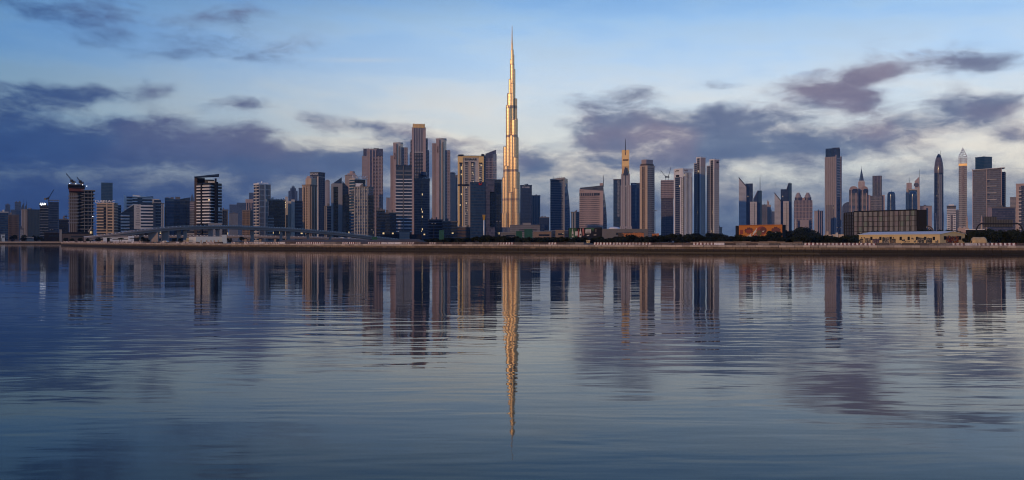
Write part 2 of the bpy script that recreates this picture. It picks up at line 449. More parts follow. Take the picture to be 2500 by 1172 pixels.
    def mast(s, px, dy, ytop, ybot, r, m='steel_dark', name='mast', r2=None):
        x = pxX(px, s.D + dy); return s.part(name, MB().bar((x, s.D + dy, s.Z(ybot)), (x, s.D + dy, s.Z(ytop)), r, 6, r2 if r2 is not None else r * .4), m)

def quad(x0, xc, x1, D, yaw=None, depth=None):
    """footprint from the picture columns of its left edge, near corner and right edge; near corner at distance D.
    xc None: one wall square to the line of sight"""
    if xc is None:
        th = math.atan(pxu((x0 + x1) / 2)); c, s_ = math.cos(th), math.sin(th)
        u0, u1 = pxu(x0), pxu(x1); cx = pxu((x0 + x1) / 2) * D
        wl = (cx - u0 * D) / (c + u0 * s_); wr = (u1 * D - cx) / (c - u1 * -s_)
        L = (cx - wl * c, D + wl * s_); Rr = (cx + wr * c, D - wr * s_)
        d = depth or min(wl + wr, 38.0)
        # back wall kept inside the sight lines so that only the front shows
        k = 1.0
        return [L, Rr, (Rr[0] + s_ * d * k, Rr[1] + c * d * k), (L[0] + s_ * d * k, L[1] + c * d * k)]
    th = math.atan(pxu(xc)); a = th + math.atan2(x1 - xc, xc - x0) if yaw is None else th + R(yaw)
    u0, u1 = pxu(x0), pxu(x1); cx = pxu(xc) * D
    wl = (cx - u0 * D) / (math.cos(a) + u0 * math.sin(a)); wr = (u1 * D - cx) / max(.05, math.sin(a) - u1 * math.cos(a))
    L = (cx - wl * math.cos(a), D + wl * math.sin(a)); Rr = (cx + wr * math.sin(a), D + wr * math.cos(a))
    return [L, (cx, D), Rr, (L[0] + Rr[0] - cx, L[1] + Rr[1] - D)]

# ---------------------------------------------------------------- setting: water, land, quay
def water_mat():
    m, N, b = mat('water')
    b.inputs['Base Color'].default_value = (.001, .006, .014, 1)
    b.inputs['Roughness'].default_value = .035; b.inputs['IOR'].default_value = 1.17; b.inputs['Specular Tint'].default_value = (.86, 1.0, 1.0, 1)
    g = N.n.new('ShaderNodeNewGeometry'); x, y, z = N.sep(g.outputs['Position'])
    w0 = N.noise(N.xyz(N.mul(x, .05), N.mul(y, .11), 0.0), 1.0, 2.0, .5)
    w1 = N.noise(N.xyz(N.mul(x, .17), N.mul(y, .55), 3.0), 1.0, 2.0, .5, .3)
    w2 = N.noise(N.xyz(N.mul(x, .55), N.mul(y, 1.9), 7.0), 1.0, 2.0, .5, .2)
    gust = N.smooth(N.noise(N.xyz(N.mul(x, .012), N.mul(y, .03), 5.0), 1.0, 2.0), .30, .70, .35, 1.25)
    calm = N.smooth(y, 40.0, 260.0, 1.0, .55)            # stiller in the lee of the quay
    h = N.add(N.mul(w0, .034), N.mul(N.add(N.mul(w1, .036), N.mul(w2, .0042)), N.mul(gust, calm)))
    bp = N.n.new('ShaderNodeBump'); bp.inputs['Strength'].default_value = 1.0; bp.inputs['Distance'].default_value = 1.0
    N.l.new(h, bp.inputs['Height']); N.l.new(bp.outputs[0], b.inputs['Normal'])
    return m
water_mat()
structure('water', MB().add([(-4300, -650, 0), (4300, -650, 0), (4300, 1300, 0), (-4300, 1300, 0)], [(0, 1, 2, 3)]), 'water')

QPX = [(150, 760), (163, 740), (200, 690), (250, 640), (320, 575), (400, 525), (500, 490), (600, 465), (800, 430), (1000, 402), (1200, 378), (1400, 359),
       (1600, 343), (1800, 328), (2000, 315), (2250, 306), (2500, 300), (2650, 298)]
QPT = [(pxX(p, d), d) for p, d in QPX]
def poly_walk(pts, step, off=0.0):
    """points every `step` metres along a polyline: (x, y, angle)"""
    out = []; carry = off
    for (x0, y0), (x1, y1) in zip(pts, pts[1:]):
        L = math.hypot(x1 - x0, y1 - y0); a = math.atan2(y1 - y0, x1 - x0); t = carry
        while t < L: out.append((x0 + (x1 - x0) * t / L, y0 + (y1 - y0) * t / L, a)); t += step
        carry = t - L
    return out
def quay_d(px):
    for (p0, d0), (p1, d1) in zip(QPX, QPX[1:]):
        if p0 <= px <= p1: return d0 + (d1 - d0) * (px - p0) / (p1 - p0)
    return QPX[-1][1] if px > 2000 else QPX[0][1]

def ground_mat():
    m, N, b = mat('ground')
    g = N.n.new('ShaderNodeNewGeometry'); p = g.outputs['Position']
    n = N.noise(p, .05, 5, .6); n2 = N.noise(p, .6, 4, .6)
    c = N.ramp(N.add(N.mul(n, .6), N.mul(n2, .4)), [(.3, (.045, .038, .032)), (.5, (.10, .08, .062)), (.7, (.17, .135, .10))])
    N.l.new(c, b.inputs['Base Color']); b.inputs['Roughness'].default_value = .95
ground_mat()
FAR_SHORE = 1060.0
gp = [(-4200, FAR_SHORE), (-470, FAR_SHORE)] + [(x + .3, y + .35) for x, y in QPT] + [(4200, QPT[-1][1] - 60), (4200, 6300), (-4200, 6300)]
structure('ground', MB().add([(x, y, GZ) for x, y in gp], [list(range(len(gp)))]), 'ground')

def quay_mats():
    for nm, lo, hi in (('quay_cap', (.20, .17, .15), (.46, .40, .35)), ('quay_block', (.085, .062, .045), (.22, .165, .12))):
        m, N, b = mat(nm)
        g = N.n.new('ShaderNodeNewGeometry'); p = g.outputs['Position']; x, y, z = N.sep(p)
        oi = N.n.new('ShaderNodeObjectInfo')
        n = N.noise(p, .9, 5, .65); st = N.noise(N.xyz(N.mul(x, 3), N.mul(y, 3), N.mul(z, .4)), 1.0, 3)
        f = N.add(N.mul(oi.outputs['Random'], .75), N.add(N.mul(n, .3), N.mul(N.sub(st, .5), .7)))
        c = N.mix(f, lo, hi)
        # tide mark: weed and wet stone below the high water line
        wet = N.smooth(N.add(z, N.mul(N.sub(st, .5), .5)), 1.75, 1.15)
        c = N.mix(wet, c, (.018, .014, .010))
        N.l.new(c, b.inputs['Base Color']); b.inputs['Roughness'].default_value = .85
    m, N, b = mat('quay_toe'); b.inputs['Base Color'].default_value = (.008, .006, .005, 1); b.inputs['Roughness'].default_value = .6
quay_mats()

qroot = link('quay_wall', None, None, (0, 330, 0)); tag(qroot, 'long quay wall of pale capping blocks over brown stained stone, along the water', 'quay wall')
# dark wet toe, recessed under the blocks
mb = MB(); A = [(x, y) for x, y in QPT]
off = .55
for (x0, y0), (x1, y1) in zip(A, A[1:]):
    a = math.atan2(y1 - y0, x1 - x0); nx, ny = math.sin(a), -math.cos(a)
    mb.add([(x0 - nx * .25, y0 - ny * .25 - 330, -1.0), (x1 - nx * .25, y1 - ny * .25 - 330, -1.0), (x1 - nx * .25, y1 - ny * .25 - 330, 2.86), (x0 - nx * .25, y0 - ny * .25 - 330, 2.86)], [(0, 1, 2, 3)])
# the blind end of the quay on the left
x0, y0 = A[0]
mb.add([(x0 + 60, y0 + 500 - 330, -1), (x0, y0 - 330, -1), (x0, y0 - 330, 2.86), (x0 + 60, y0 + 500 - 330, 2.86)], [(0, 1, 2, 3)])
link('toe_wall', mb.mesh('toe_wall', 'quay_toe'), qroot)
def block_mesh(nm, L, z0, z1, front, back, m):
    bm = MB().box(-L / 2, L / 2, -front, back, z0, z1).mesh(nm, m)
    b = bmesh.new(); b.from_mesh(bm); bmesh.ops.bevel(b, geom=b.edges[:], offset=.05, segments=1, affect='EDGES'); b.to_mesh(bm); b.free(); return bm
BL = 2.72
walk = poly_walk(QPT, BL)
cap_me = block_mesh('capping_block', BL - .07, 2.16, 2.95, .34, 1.0, 'quay_cap'); fac_me = block_mesh('facing_block', BL - .05, .42, 2.07, .12, .4, 'quay_block')
for i, (x, y, a) in enumerate(walk[:300]):
    o = link('capping_block', cap_me, qroot); o.location = (x + random.uniform(-.03, .03), y - 330 + random.uniform(-.05, .05), random.uniform(-.03, .03)); o.rotation_euler = (0, 0, a + random.uniform(-.006, .006))
    o = link('facing_block', fac_me, qroot); o.location = (x + 1.0 * math.cos(a), y + 1.0 * math.sin(a) - 330, random.uniform(-.02, .02)); o.rotation_euler = (0, 0, a)

# far bank on the left: low stone edge
t = MB().prism([(-4200, FAR_SHORE - .6), (-330, FAR_SHORE - .6), (-330, FAR_SHORE + .4), (-4200, FAR_SHORE + .4)], -1, 3.05)
t2 = link('embankment_wall', t.mesh('embankment_wall', 'quay_cap')); tag(t2, 'low straight stone embankment edge across the far water', 'embankment')

# ---------------------------------------------------------------- barriers on the quay
def barrier_mats():
    m, N, b = mat('barrier_striped')
    tc = N.n.new('ShaderNodeTexCoord'); x, y, z = N.sep(tc.outputs['Object'])
    s = N.m('LESS_THAN', N.m('FRACT', N.mul(N.add(x, 20.0), 1 / 1.3)), .5)
    oi = N.n.new('ShaderNodeObjectInfo'); g = N.n.new('ShaderNodeNewGeometry')
    n = N.noise(g.outputs['Position'], 2.2, 5, .7)
    c = N.mix(s, (.13, .012, .014), (.78, .74, .72))
    c = N.mix(N.mul(N.smooth(N.add(n, N.mul(oi.outputs['Random'], .15)), .46, .68), .85), c, (.19, .165, .15))
    N.l.new(c, b.inputs['Base Color']); b.inputs['Roughness'].default_value = .75
    for nm, c0, c1 in (('barrier_grey', (.07, .06, .055), (.20, .175, .16)), ('barrier_white', (.60, .59, .60), (.34, .31, .30)), ('barrier_brown', (.045, .032, .028), (.11, .08, .066))):
        m, N, b = mat(nm); g = N.n.new('ShaderNodeNewGeometry'); oi = N.n.new('ShaderNodeObjectInfo')
        n = N.noise(g.outputs['Position'], 1.6, 5, .7)
        N.l.new(N.mix(N.smooth(N.add(n, N.mul(N.sub(oi.outputs['Random'], .5), .3)), .35, .68), c0, c1), b.inputs['Base Color']); b.inputs['Roughness'].default_value = .85
barrier_mats()
def barrier_mesh(nm, m, L=3.85, h=.86):
    prof = [(-.32, 0), (.32, 0), (.32, .08), (.16, .30), (.11, h), (-.11, h), (-.16, .30), (-.32, .08)]
    mb = MB(); n = len(prof)
    v = [(-L / 2, y, z) for y, z in prof] + [(L / 2, y, z) for y, z in prof]
    f = [[i, (i + 1) % n, n + (i + 1) % n, n + i] for i in range(n)] + [list(reversed(range(n))), [n + i for i in range(n)]]
    f = [list(reversed(q)) for q in f]
    return mb.add(v, f).mesh(nm, m)
BK = {'s': ('barrier_striped', 'red and white striped concrete traffic barrier standing on the', 'striped barriers on the quay'),
      'g': ('barrier_grey', 'bare grey concrete traffic barrier standing on the', 'grey barriers on the quay'),
      'w': ('barrier_white', 'plain white painted concrete traffic barrier standing on the', 'white barriers on the quay'),
      'b': ('barrier_brown', 'brown weathered concrete traffic barrier standing on the', 'brown barriers on the quay')}
ZONES = [(300, 'left end of the quay'), (450, 'quay by the thick flyover piers'), (560, 'quay by the service building'), (680, 'quay below the flyover'), (860, 'quay below the flyover end'), (1066, 'quay below the dirt mound'),
         (1250, 'quay before the gold headed mast'), (1390, 'quay before the green hoardings'), (1475, 'quay below the drinks billboard'), (1620, 'quay before the rust orange screens'), (1790, 'quay below the twin stepped towers'), (1925, 'quay below the orange billboard'), (2090, 'quay before the black panel wall'), (2360, 'quay before the cream shed'), (9999, 'quay before the ochre tank')]
def zone(px): return next(z for p, z in ZONES if px <= p)
BM = {k: barrier_mesh('traffic_barrier', v[0]) for k, v in BK.items()}
rb = random.Random(21)
bk = 's'
for i, (x, y, a) in enumerate(poly_walk(QPT, 4.02, 2.0)):
    if i > 290: break
    r = rb.random()
    if r > .38: bk = rb.choices('sgwb', (.42, .25, .10, .23))[0]
    if rb.random() < .05: continue
    k = 1.35 + rb.uniform(-.15, .15)
    o = link('traffic_barrier', BM[bk]); o.location = (x - math.sin(a) * k + math.cos(a) * 2, y + math.cos(a) * k + math.sin(a) * 2, 2.953)
    o.rotation_euler = (0, 0, a + rb.uniform(-.03, .03)); zn = zone(1250 + FPX * o.location.x / o.location.y); tag(o, BK[bk][1].replace('standing on the', 'on the ' + zn), 'barrier', BK[bk][2] + ', ' + zn)

# ---------------------------------------------------------------- low ground features behind the quay
def lumpy(name, px0, px1, D0, D1, hfun, m, n=90, k=9):
    rr = random.Random(5); mb = MB(); V = []; F = []
    for j in range(k):
        t = j / (k - 1)
        for i in range(n):
            s = i / (n - 1); px = px0 + (px1 - px0) * s; D = D0 + quay_d(px) + (D1 - D0) * t
            e = math.sin(math.pi * t) ** .7 * min(1, s * 9, (1 - s) * 9)
            V.append((pxX(px, D), D, GZ - .3 + (hfun(s) + rr.uniform(-.14, .14)) * e + .02))
    for j in range(k - 1):
        for i in range(n - 1): F.append([j * n + i, j * n + i + 1, (j + 1) * n + i + 1, (j + 1) * n + i])
    o = link(name, mb.add(V, F, True).mesh(name, m)); o['kind'] = 'structure'; return o
m_plain('earth', (.105, .075, .058), .95, 0, .35, .25)
lumpy('dirt_mound', 655, 1066, 8, 34, lambda s: 2.35 + .25 * math.sin(s * 9) + .15 * math.sin(s * 31), 'earth')
lumpy('dirt_bank', 1060, 2640, 6, 16, lambda s: .95 + .2 * math.sin(s * 40) + .12 * math.sin(s * 93), 'earth', 260, 7)

# low broken stone wall between quay and trees: separate slabs
wr = link('rubble_wall', None, None, (pxX(1810, 338), 338, GZ)); tag(wr, 'low broken wall of weathered concrete slabs behind the barriers below the orange billboard', 'wall')
slab = block_mesh('wall_slab', 3.3, 0, 1.0, .2, .2, 'quay_block'); rr = random.Random(4)
for px in range(1686, 1946, 21):
    D = quay_d(px) + 5.0; o = link('wall_slab', slab, wr); o.location = (pxX(px + 10, D) - wr.location.x, D - 338, .12 + rr.uniform(-.05, .12)); o.rotation_euler = (rr.uniform(-.05, .05), rr.uniform(-.03, .03), -.52); o.scale = (1, 1, rr.uniform(1.05, 1.35))

# ---------------------------------------------------------------- trees
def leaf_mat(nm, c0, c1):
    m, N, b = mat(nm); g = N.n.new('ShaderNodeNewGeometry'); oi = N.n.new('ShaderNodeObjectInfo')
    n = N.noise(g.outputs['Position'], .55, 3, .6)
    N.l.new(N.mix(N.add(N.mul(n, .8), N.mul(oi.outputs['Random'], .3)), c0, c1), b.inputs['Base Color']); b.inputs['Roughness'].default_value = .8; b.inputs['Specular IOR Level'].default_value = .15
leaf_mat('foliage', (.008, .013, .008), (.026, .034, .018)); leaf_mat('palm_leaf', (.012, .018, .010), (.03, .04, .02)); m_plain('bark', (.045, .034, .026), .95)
def tree_meshes(seed, h=6.5, w=3.4, leaves=1500, leaf=.30):
    rr = random.Random(seed); tk = MB(); th = h * .34
    tk.bar((0, 0, -.2), (rr.uniform(-.2, .2), rr.uniform(-.2, .2), th), .22, 7, .13)
    clumps = []
    for i in range(rr.randint(9, 13)):
        an = rr.uniform(0, 6.283); q = rr.uniform(.15, 1) ** .6; z = rr.uniform(.16, .90) * h
        f = math.sin(min(1, max(.16, z / h)) * math.pi * .92) ** .6
        c = Vector((math.cos(an) * w * .62 * q * f, math.sin(an) * w * .62 * q * f, z)); rad = rr.uniform(.30, .52) * w * (.55 + .5 * f)
        clumps.append((c, rad)); tk.bar((0, 0, th * rr.uniform(.6, 1)), tuple(c), .09, 5, .03)
    lf = MB(); per = leaves // len(clumps)
    for c, rad in clumps:
        for k in range(per):
            d = Vector((rr.gauss(0, 1), rr.gauss(0, 1), rr.gauss(0, .8))).normalized() * rad * rr.random() ** .45
            p = c + d; p.z = max(.25, p.z)
            u = Vector((rr.gauss(0, 1), rr.gauss(0, 1), rr.gauss(0, 1))).normalized(); v = u.orthogonal().normalized(); s = leaf * rr.uniform(.6, 1.4)
            lf.add([p - u * s - v * s * .5, p + u * s - v * s * .5, p + u * s * .7 + v * s * .6, p - u * s * .6 + v * s * .5], [(0, 1, 2, 3)])
    return tk.mesh('trunk', 'bark'), lf.mesh('crown', 'foliage')
TREES = [tree_meshes(100 + i) for i in range(7)]
def plant_tree(px, D, hgt, wid, label, group, rs, z=GZ):
    tm, cm = TREES[rs.randrange(len(TREES))]
    r = link('broadleaf_tree', None, None, (pxX(px, D), D, z)); tag(r, label, 'tree', group)
    r.rotation_euler = (0, 0, rs.uniform(0, 6.28)); r.scale = (wid / 6.8, wid / 6.8, hgt / 6.8)
    link('trunk', tm, r); link('crown', cm, r)
rt = random.Random(33)
def topy(px):   # height of the dark tree line in the photograph
    pts = [(1040, 583), (1062, 581), (1110, 579), (1165, 579), (1180, 573), (1200, 577), (1260, 577), (1340, 578), (1372, 577), (1400, 580), (1470, 579), (1510, 578), (1535, 572), (1560, 576), (1600, 576), (1625, 571), (1660, 575),
           (1700, 574), (1760, 577), (1785, 573), (1810, 574), (1835, 578), (1860, 572), (1880, 562), (1896, 566), (1910, 577), (1935, 578), (1955, 575), (2010, 575), (2062, 578), (2120, 566), (2260, 562), (2330, 564), (2365, 566), (2400, 561), (2440, 558), (2470, 560), (2530, 562)]
    for (p0, y0), (p1, y1) in zip(pts, pts[1:]):
        if p0 <= px <= p1: return y0 + (y1 - y0) * (px - p0) / (p1 - p0)
    return 575
px = 1046.0; q = 0
while px < 2520:
    D = quay_d(px) + (26 if q % 2 else 38) + rt.uniform(-4, 4)
    if 2085 < px < 2360: D = quay_d(px) + (70 if q % 2 else 80)
    hgt = max(2.2, pyZ(topy(px), D) - GZ) * rt.uniform(.90, 1.10)
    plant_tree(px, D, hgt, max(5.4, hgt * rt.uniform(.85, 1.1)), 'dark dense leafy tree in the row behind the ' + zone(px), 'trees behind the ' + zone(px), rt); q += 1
    px += rt.uniform(6.5, 11.5)
# tall clump beyond the orange billboard, and shade trees between the towers' feet
for px, ty, D in ((1925, 556, 780), (1938, 553, 800), (1952, 552, 790), (1965, 554, 810), (1976, 557, 800), (1985, 565, 790), (1913, 560, 770), (1945, 560, 760), (1994, 574, 760), (1960, 562, 755)):
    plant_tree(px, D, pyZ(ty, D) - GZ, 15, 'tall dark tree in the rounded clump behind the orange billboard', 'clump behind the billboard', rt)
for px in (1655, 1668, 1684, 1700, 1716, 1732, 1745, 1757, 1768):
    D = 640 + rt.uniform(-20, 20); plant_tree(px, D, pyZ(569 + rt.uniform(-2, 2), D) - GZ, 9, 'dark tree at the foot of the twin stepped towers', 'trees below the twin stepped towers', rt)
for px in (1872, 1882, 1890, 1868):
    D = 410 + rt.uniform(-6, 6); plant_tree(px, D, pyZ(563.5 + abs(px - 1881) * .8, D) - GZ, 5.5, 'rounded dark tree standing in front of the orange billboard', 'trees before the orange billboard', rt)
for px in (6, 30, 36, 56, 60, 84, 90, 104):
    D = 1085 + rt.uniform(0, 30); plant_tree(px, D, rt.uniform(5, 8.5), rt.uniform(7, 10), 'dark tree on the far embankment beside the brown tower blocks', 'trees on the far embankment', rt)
for px in (160, 176, 196, 215, 240, 350, 360, 424, 440, 560, 590):
    D = 690 + rt.uniform(0, 30) if px > 200 else 800; plant_tree(px, D, rt.uniform(3, 5), rt.uniform(4, 6), 'small dark bush tree under the flyover', 'bushes under the flyover', rt)
def palm_meshes(seed):
    rr = random.Random(seed); tk = MB().bar((0, 0, -.2), (.15, 0, 5.2), .22, 7, .16); lf = MB()
    for i in range(26):
        an = i * 2.4 + rr.uniform(-.2, .2); up = rr.uniform(.2, 1.1); d = Vector((math.cos(an), math.sin(an), 0)); pr = None; L = rr.uniform(1.9, 2.6)
        for k in range(7):
            t = k / 6; p = Vector((.15, 0, 5.2)) + d * L * t * math.cos(up * .4) + Vector((0, 0, up * 1.4 * t - 2.1 * t * t)); s = Vector((-d.y, d.x, 0)) * (.34 * math.sin(math.pi * min(.97, t + .12)))
            cur = (p - s - Vector((0, 0, .16)), p, p + s - Vector((0, 0, .16)))
            if pr: lf.add([pr[0], pr[1], cur[1], cur[0]], [(0, 1, 2, 3)]); lf.add([pr[1], pr[2], cur[2], cur[1]], [(0, 1, 2, 3)])
            pr = cur
    return tk.mesh('trunk', 'bark'), lf.mesh('crown', 'palm_leaf')
PALM = palm_meshes(3)
for px in (268, 292, 297, 322, 240, 339):
    D = 690 + rt.uniform(-10, 10); r = link('palm_tree', None, None, (pxX(px, D), D, GZ)); tag(r, 'date palm before the low white shed under the flyover', 'palm tree', 'palms before the white shed')
    r.rotation_euler = (0, 0, rt.uniform(0, 6)); r.scale = (.85, .85, rt.uniform(.62, .78)); link('trunk', PALM[0], r); link('crown', PALM[1], r)

# ---------------------------------------------------------------- flyover bridges
def bridge(name, label, path, width, thick, m, posts=2.2, rail=1.0):
    """path: (picture column, picture row of the parapet top, distance)"""
    P = []
    for (a, b) in zip(path, path[1:]):
        for k in range(8):
            t = k / 8; P.append(tuple(a[i] + (b[i] - a[i]) * t for i in range(3)))
    P.append(path[-1])
    # smooth the picture track so that the deck curves
    for _ in range(3): P = [P[0]] + [tuple((P[i - 1][j] + 2 * P[i][j] + P[i + 1][j]) / 4 for j in range(3)) for i in range(1, len(P) - 1)] + [P[-1]]
    pts = [Vector((pxX(p, d), d, pyZ(y, d))) for p, y, d in P]
    o = Vector((pts[len(pts) // 2].x, pts[len(pts) // 2].y, GZ))
    root = link(name, None, None, o); tag(root, label, 'bridge')
    def sweep(prof):
        mb = MB(); n = len(prof); rings = []
        for i, p in enumerate(pts):
            d = (pts[min(i + 1, len(pts) - 1)] - pts[max(i - 1, 0)]); d.z = 0; d.normalize(); s = Vector((d.y, -d.x, 0))   # towards the camera side
            rings.append([tuple(p + s * a + Vector((0, 0, b)) - o) for a, b in prof])
        V = [v for r in rings for v in r]; F = []
        for i in range(len(rings) - 1):
            for j in range(n): k = (j + 1) % n; F.append([i * n + j, (i + 1) * n + j, (i + 1) * n + k, i * n + k])
        F.append(list(range(n))); F.append([(len(rings) - 1) * n + j for j in reversed(range(n))])
        return mb.add(V, F)
    w = width; top = -rail
    link('deck', sweep([(0, top), (0, top - .9), (-.7, top - 1.1), (-1.0, top - thick), (-w + 1.0, top - thick), (-w + .7, top - 1.1), (-w, top - .9), (-w, top)]).mesh('deck', m), root)
    for nm, a in (('parapet', .05), ('parapet', -w + .3)):
        link(nm, sweep([(a, top - .25), (a, -.62), (a - .28, -.62), (a - .28, top - .25)]).mesh(nm, m), root)
        link('handrail', sweep([(a + .02, -.16), (a + .02, 0), (a - .3, 0), (a - .3, -.16)]).mesh('handrail', 'concrete_pale'), root)
    pm = MB(); L = 0
    for a, b in zip(pts, pts[1:]):
        n = max(1, int((b - a).length / posts))
        for k in range(n):
            p = a.lerp(b, k / n) - o; d = (b - a).normalized() * .55
            pm.add([(p + Vector((-d.x, -d.y - .05, -.64))), (p + Vector((d.x, d.y - .05, -.64))), (p + Vector((d.x, d.y - .05, -.14))), (p + Vector((-d.x, -d.y - .05, -.14)))], [(0, 1, 2, 3)])
            pm.add([(p + Vector((-d.x, -d.y + .25, -.64))), (p + Vector((d.x, d.y + .25, -.64))), (p + Vector((d.x, d.y + .25, -.14))), (p + Vector((-d.x, -d.y + .25, -.14)))], [(3, 2, 1, 0)])
    po = link('baluster_row', pm.mesh('baluster_row', 'white_band'), root); po['kind'] = 'stuff'
    return root, o, P
def pier(root, o, P, px, w, m, z0=GZ, thick=2.4, cap=True, name='pier', deep=2.2):
    c = min(P, key=lambda p: abs(p[0] - px)); D = c[2] + 5; zt = pyZ(c[1], D) - 1.0 - thick; x = pxX(px, D)
    mb = MB().box(x - w / 2 - o.x, x + w / 2 - o.x, D - deep / 2 - o.y, D + deep / 2 - o.y, -.2, zt - o.z - (1.3 if cap else 0) + .05)
    p = link(name, mb.mesh(name, m), root)
    if cap:
        q = [(x - w * .5 - o.x, D - deep / 2 - o.y), (x + w * .5 - o.x, D - deep / 2 - o.y), (x + w * .5 - o.x, D + deep / 2 - o.y), (x - w * .5 - o.x, D + deep / 2 - o.y)]
        g = [(x + (a[0] + o.x - x) * 1.25 - o.x, D + (a[1] + o.y - D) * 2.6 - o.y) for a in q]
        link('pier_cap', MB().prism(q, zt - o.z - 1.3, zt - o.z + .3, top=g).mesh('pier_cap', m), p)
m_plain('bridge_concrete', (.30, .255, .24), .85)
fly = bridge('flyover_bridge', 'high curved concrete flyover rising on tall piers and dropping towards the tower district',
             [(206, 577.2, 742), (228, 574.8, 745), (300, 566.0, 755), (372, 556.5, 770), (450, 550.8, 790), (530, 549.0, 815), (620, 551.5, 845), (720, 556.3, 880), (820, 565.0, 920), (915, 576.5, 970), (975, 583, 1000)], 10.5, 2.7, 'bridge_concrete')
for px, w in ((375, 8.2), (404, 6.0), (436.5, 2.6), (452, 2.4), (514, 3.6), (531, 3.0), (616, 2.5), (686, 2.3), (704, 3.2), (752, 2.2), (806, 2.2), (345, 3.0), (317, 2.6)): pier(*fly, px, w, 'bridge_concrete', cap=w < 5)
ramp = bridge('slip_road_bridge', 'lower straight concrete slip road viaduct passing beneath the high flyover',
              [(205, 576.5, 905), (300, 574.5, 915), (420, 573.8, 930), (560, 574.6, 945), (650, 575.2, 955), (740, 576.4, 965), (830, 579.5, 985), (905, 583.3, 1010), (960, 585.6, 1030)], 16, 1.9, 'bridge_concrete', 2.6)
for px in (300, 345, 470, 505, 563, 600, 636, 672, 727, 770, 808): pier(*ramp, px, 2.4, 'bridge_concrete', thick=1.7, cap=False)

# ---------------------------------------------------------------- buildings
rp = random.Random(77)
def dress(t, poly, z0, z1, e, st):
    if not st: return
    k = st[0]
    if k == 'b':
        _, m, fr, out, *r = st; t.bands('floor_bands', poly, z0, z1, m, r[0] if r else 3.8, fr, out, (e,))
    elif k == 'f':
        _, m, n, fr, out = st; t.fins('wall_piers', poly, z0, z1, m, n, fr, out, (e,))
    elif k == 'g':
        _, m, n, ff, bf, *r = st; t.fins('wall_piers', poly, z0, z1, m, n, ff, .55, (e,)); t.bands('floor_bands', poly, z0, z1, m, r[0] if r else 3.8, bf, .42, (e,))
def roof_kit(t, poly, z, m='concrete_dark', n=2, h=3.5):
    """parapet and plant rooms"""
    cx = sum(p[0] for p in poly) / len(poly); cy = sum(p[1] for p in poly) / len(poly)
    for i in range(n):
        a = rp.uniform(-.5, .5); b = rp.uniform(-.25, .25)
        q = poly; ex = (q[1][0] - q[0][0], q[1][1] - q[0][1])
        x = cx + ex[0] * a * .6; y = cy + ex[1] * a * .6 + b
        w = rp.uniform(.10, .22) * math.hypot(*ex); hh = h * rp.uniform(.5, 1.1)
        t.part('plant_room', MB().prism([(x - w / 2, y - w / 2), (x + w / 2, y - w / 2), (x + w / 2, y + w / 2), (x - w / 2, y + w / 2)], z - .3, z + hh), m)
def bld(name, label, D, x0, xc, x1, ytop, body, A=None, B=None, yaw=None, depth=None, y0=None, roof='concrete_dark', kit=2, ptop=.35, cat='tower', group=None, band_top=0.0, wall='wall', kith=3.5):
    t = Tower(name, label, D, (x0 + x1) / 2, cat, group)
    q = quad(x0, xc, x1, D, yaw, depth); z1 = t.Z(ytop)
    t.q = q; t.z1 = z1
    t.prism(wall, q, GZ - .3 if y0 is None else t.Z(y0), z1, body)
    zt = z1 - band_top
    dress(t, q, GZ, zt, 0, A)
    if xc is not None: dress(t, q, GZ, zt, 1, B)
    if roof:
        t.prism('roof_parapet', grow(q, .45), z1 - .8, z1 + ptop + .6, roof)
        if kit: roof_kit(t, q, z1 + ptop + .5, roof, kit, kith)
    return t
def cyl(t, name, px, r_px, D, z0, z1, m, n=24, ry=None):
    s = D / FPX; return t.part(name, MB().prism(circle(pxX(px, D), D, r_px * s, n, 0, (ry or r_px) * s), z0, z1, True), m)
def crane(label, px, py0, D, jib_px, jib_py, back_px, name='tower_crane', base=None, group=None):
    """luffing crane: mast, cab, jib, counter jib, each lattice made of bars"""
    z = pyZ(py0, D); root = link(name, None, None, (pxX(px, D), D, base if base is not None else z)); tag(root, label, 'crane', group)
    o = root.location; k = D / FPX; hb = Vector((0, 0, z - o.z)); top = hb + Vector((0, 0, 9 * k))
    def lattice(nm, a, b, w, n):
        mb = MB(); d = (b - a); u = d.normalized(); s = u.cross(Vector((0, 1, 0))); s = s.normalized() * w if s.length > 1e-3 else Vector((w, 0, 0)); v = Vector((0, w, 0)); r = .11 * max(1, k)
        for q in (s + v, s - v, -s + v, -s - v): mb.bar(a + q, b + q * .6, r, 4)
        for i in range(n):
            p, q2 = a + d * (i / n), a + d * ((i + 1) / n); sg = 1 if i % 2 else -1
            mb.bar(p + s * sg, q2 - s * sg, r * .7, 4)
        return link(nm, mb.mesh(nm, 'steel_dark'), root)
    lattice('mast', hb + Vector((0, 0, -4 * k)), top, .8, 8)
    tip = Vector(((jib_px - px) * k, 0, z + (py0 - jib_py) * k - o.z)); cj = hb + Vector(((back_px - px) * k, 0, 6.5 * k))
    lattice('jib', hb + Vector((0, 0, 5 * k)), tip, .5, 14); lattice('counter_jib', hb + Vector((0, 0, 5.5 * k)), cj, .5, 4)
    link('counterweight', MB().box(cj.x - 1.6, cj.x + 1.6, -1.2, 1.2, cj.z - 3, cj.z).mesh('counterweight', 'concrete_dark'), root)
    link('cab', MB().box(-1.4, 1.4, -2.6, -.9, hb.z + 3 * k, hb.z + 3 * k + 3).mesh('cab', 'steel_dark'), root)
    link('cable', MB().bar(top, tip, .12 * k, 4).bar(tip, tip - Vector((0, 0, 9 * k)), .1 * k, 4).mesh('cable', 'steel_dark'), root)
    return root

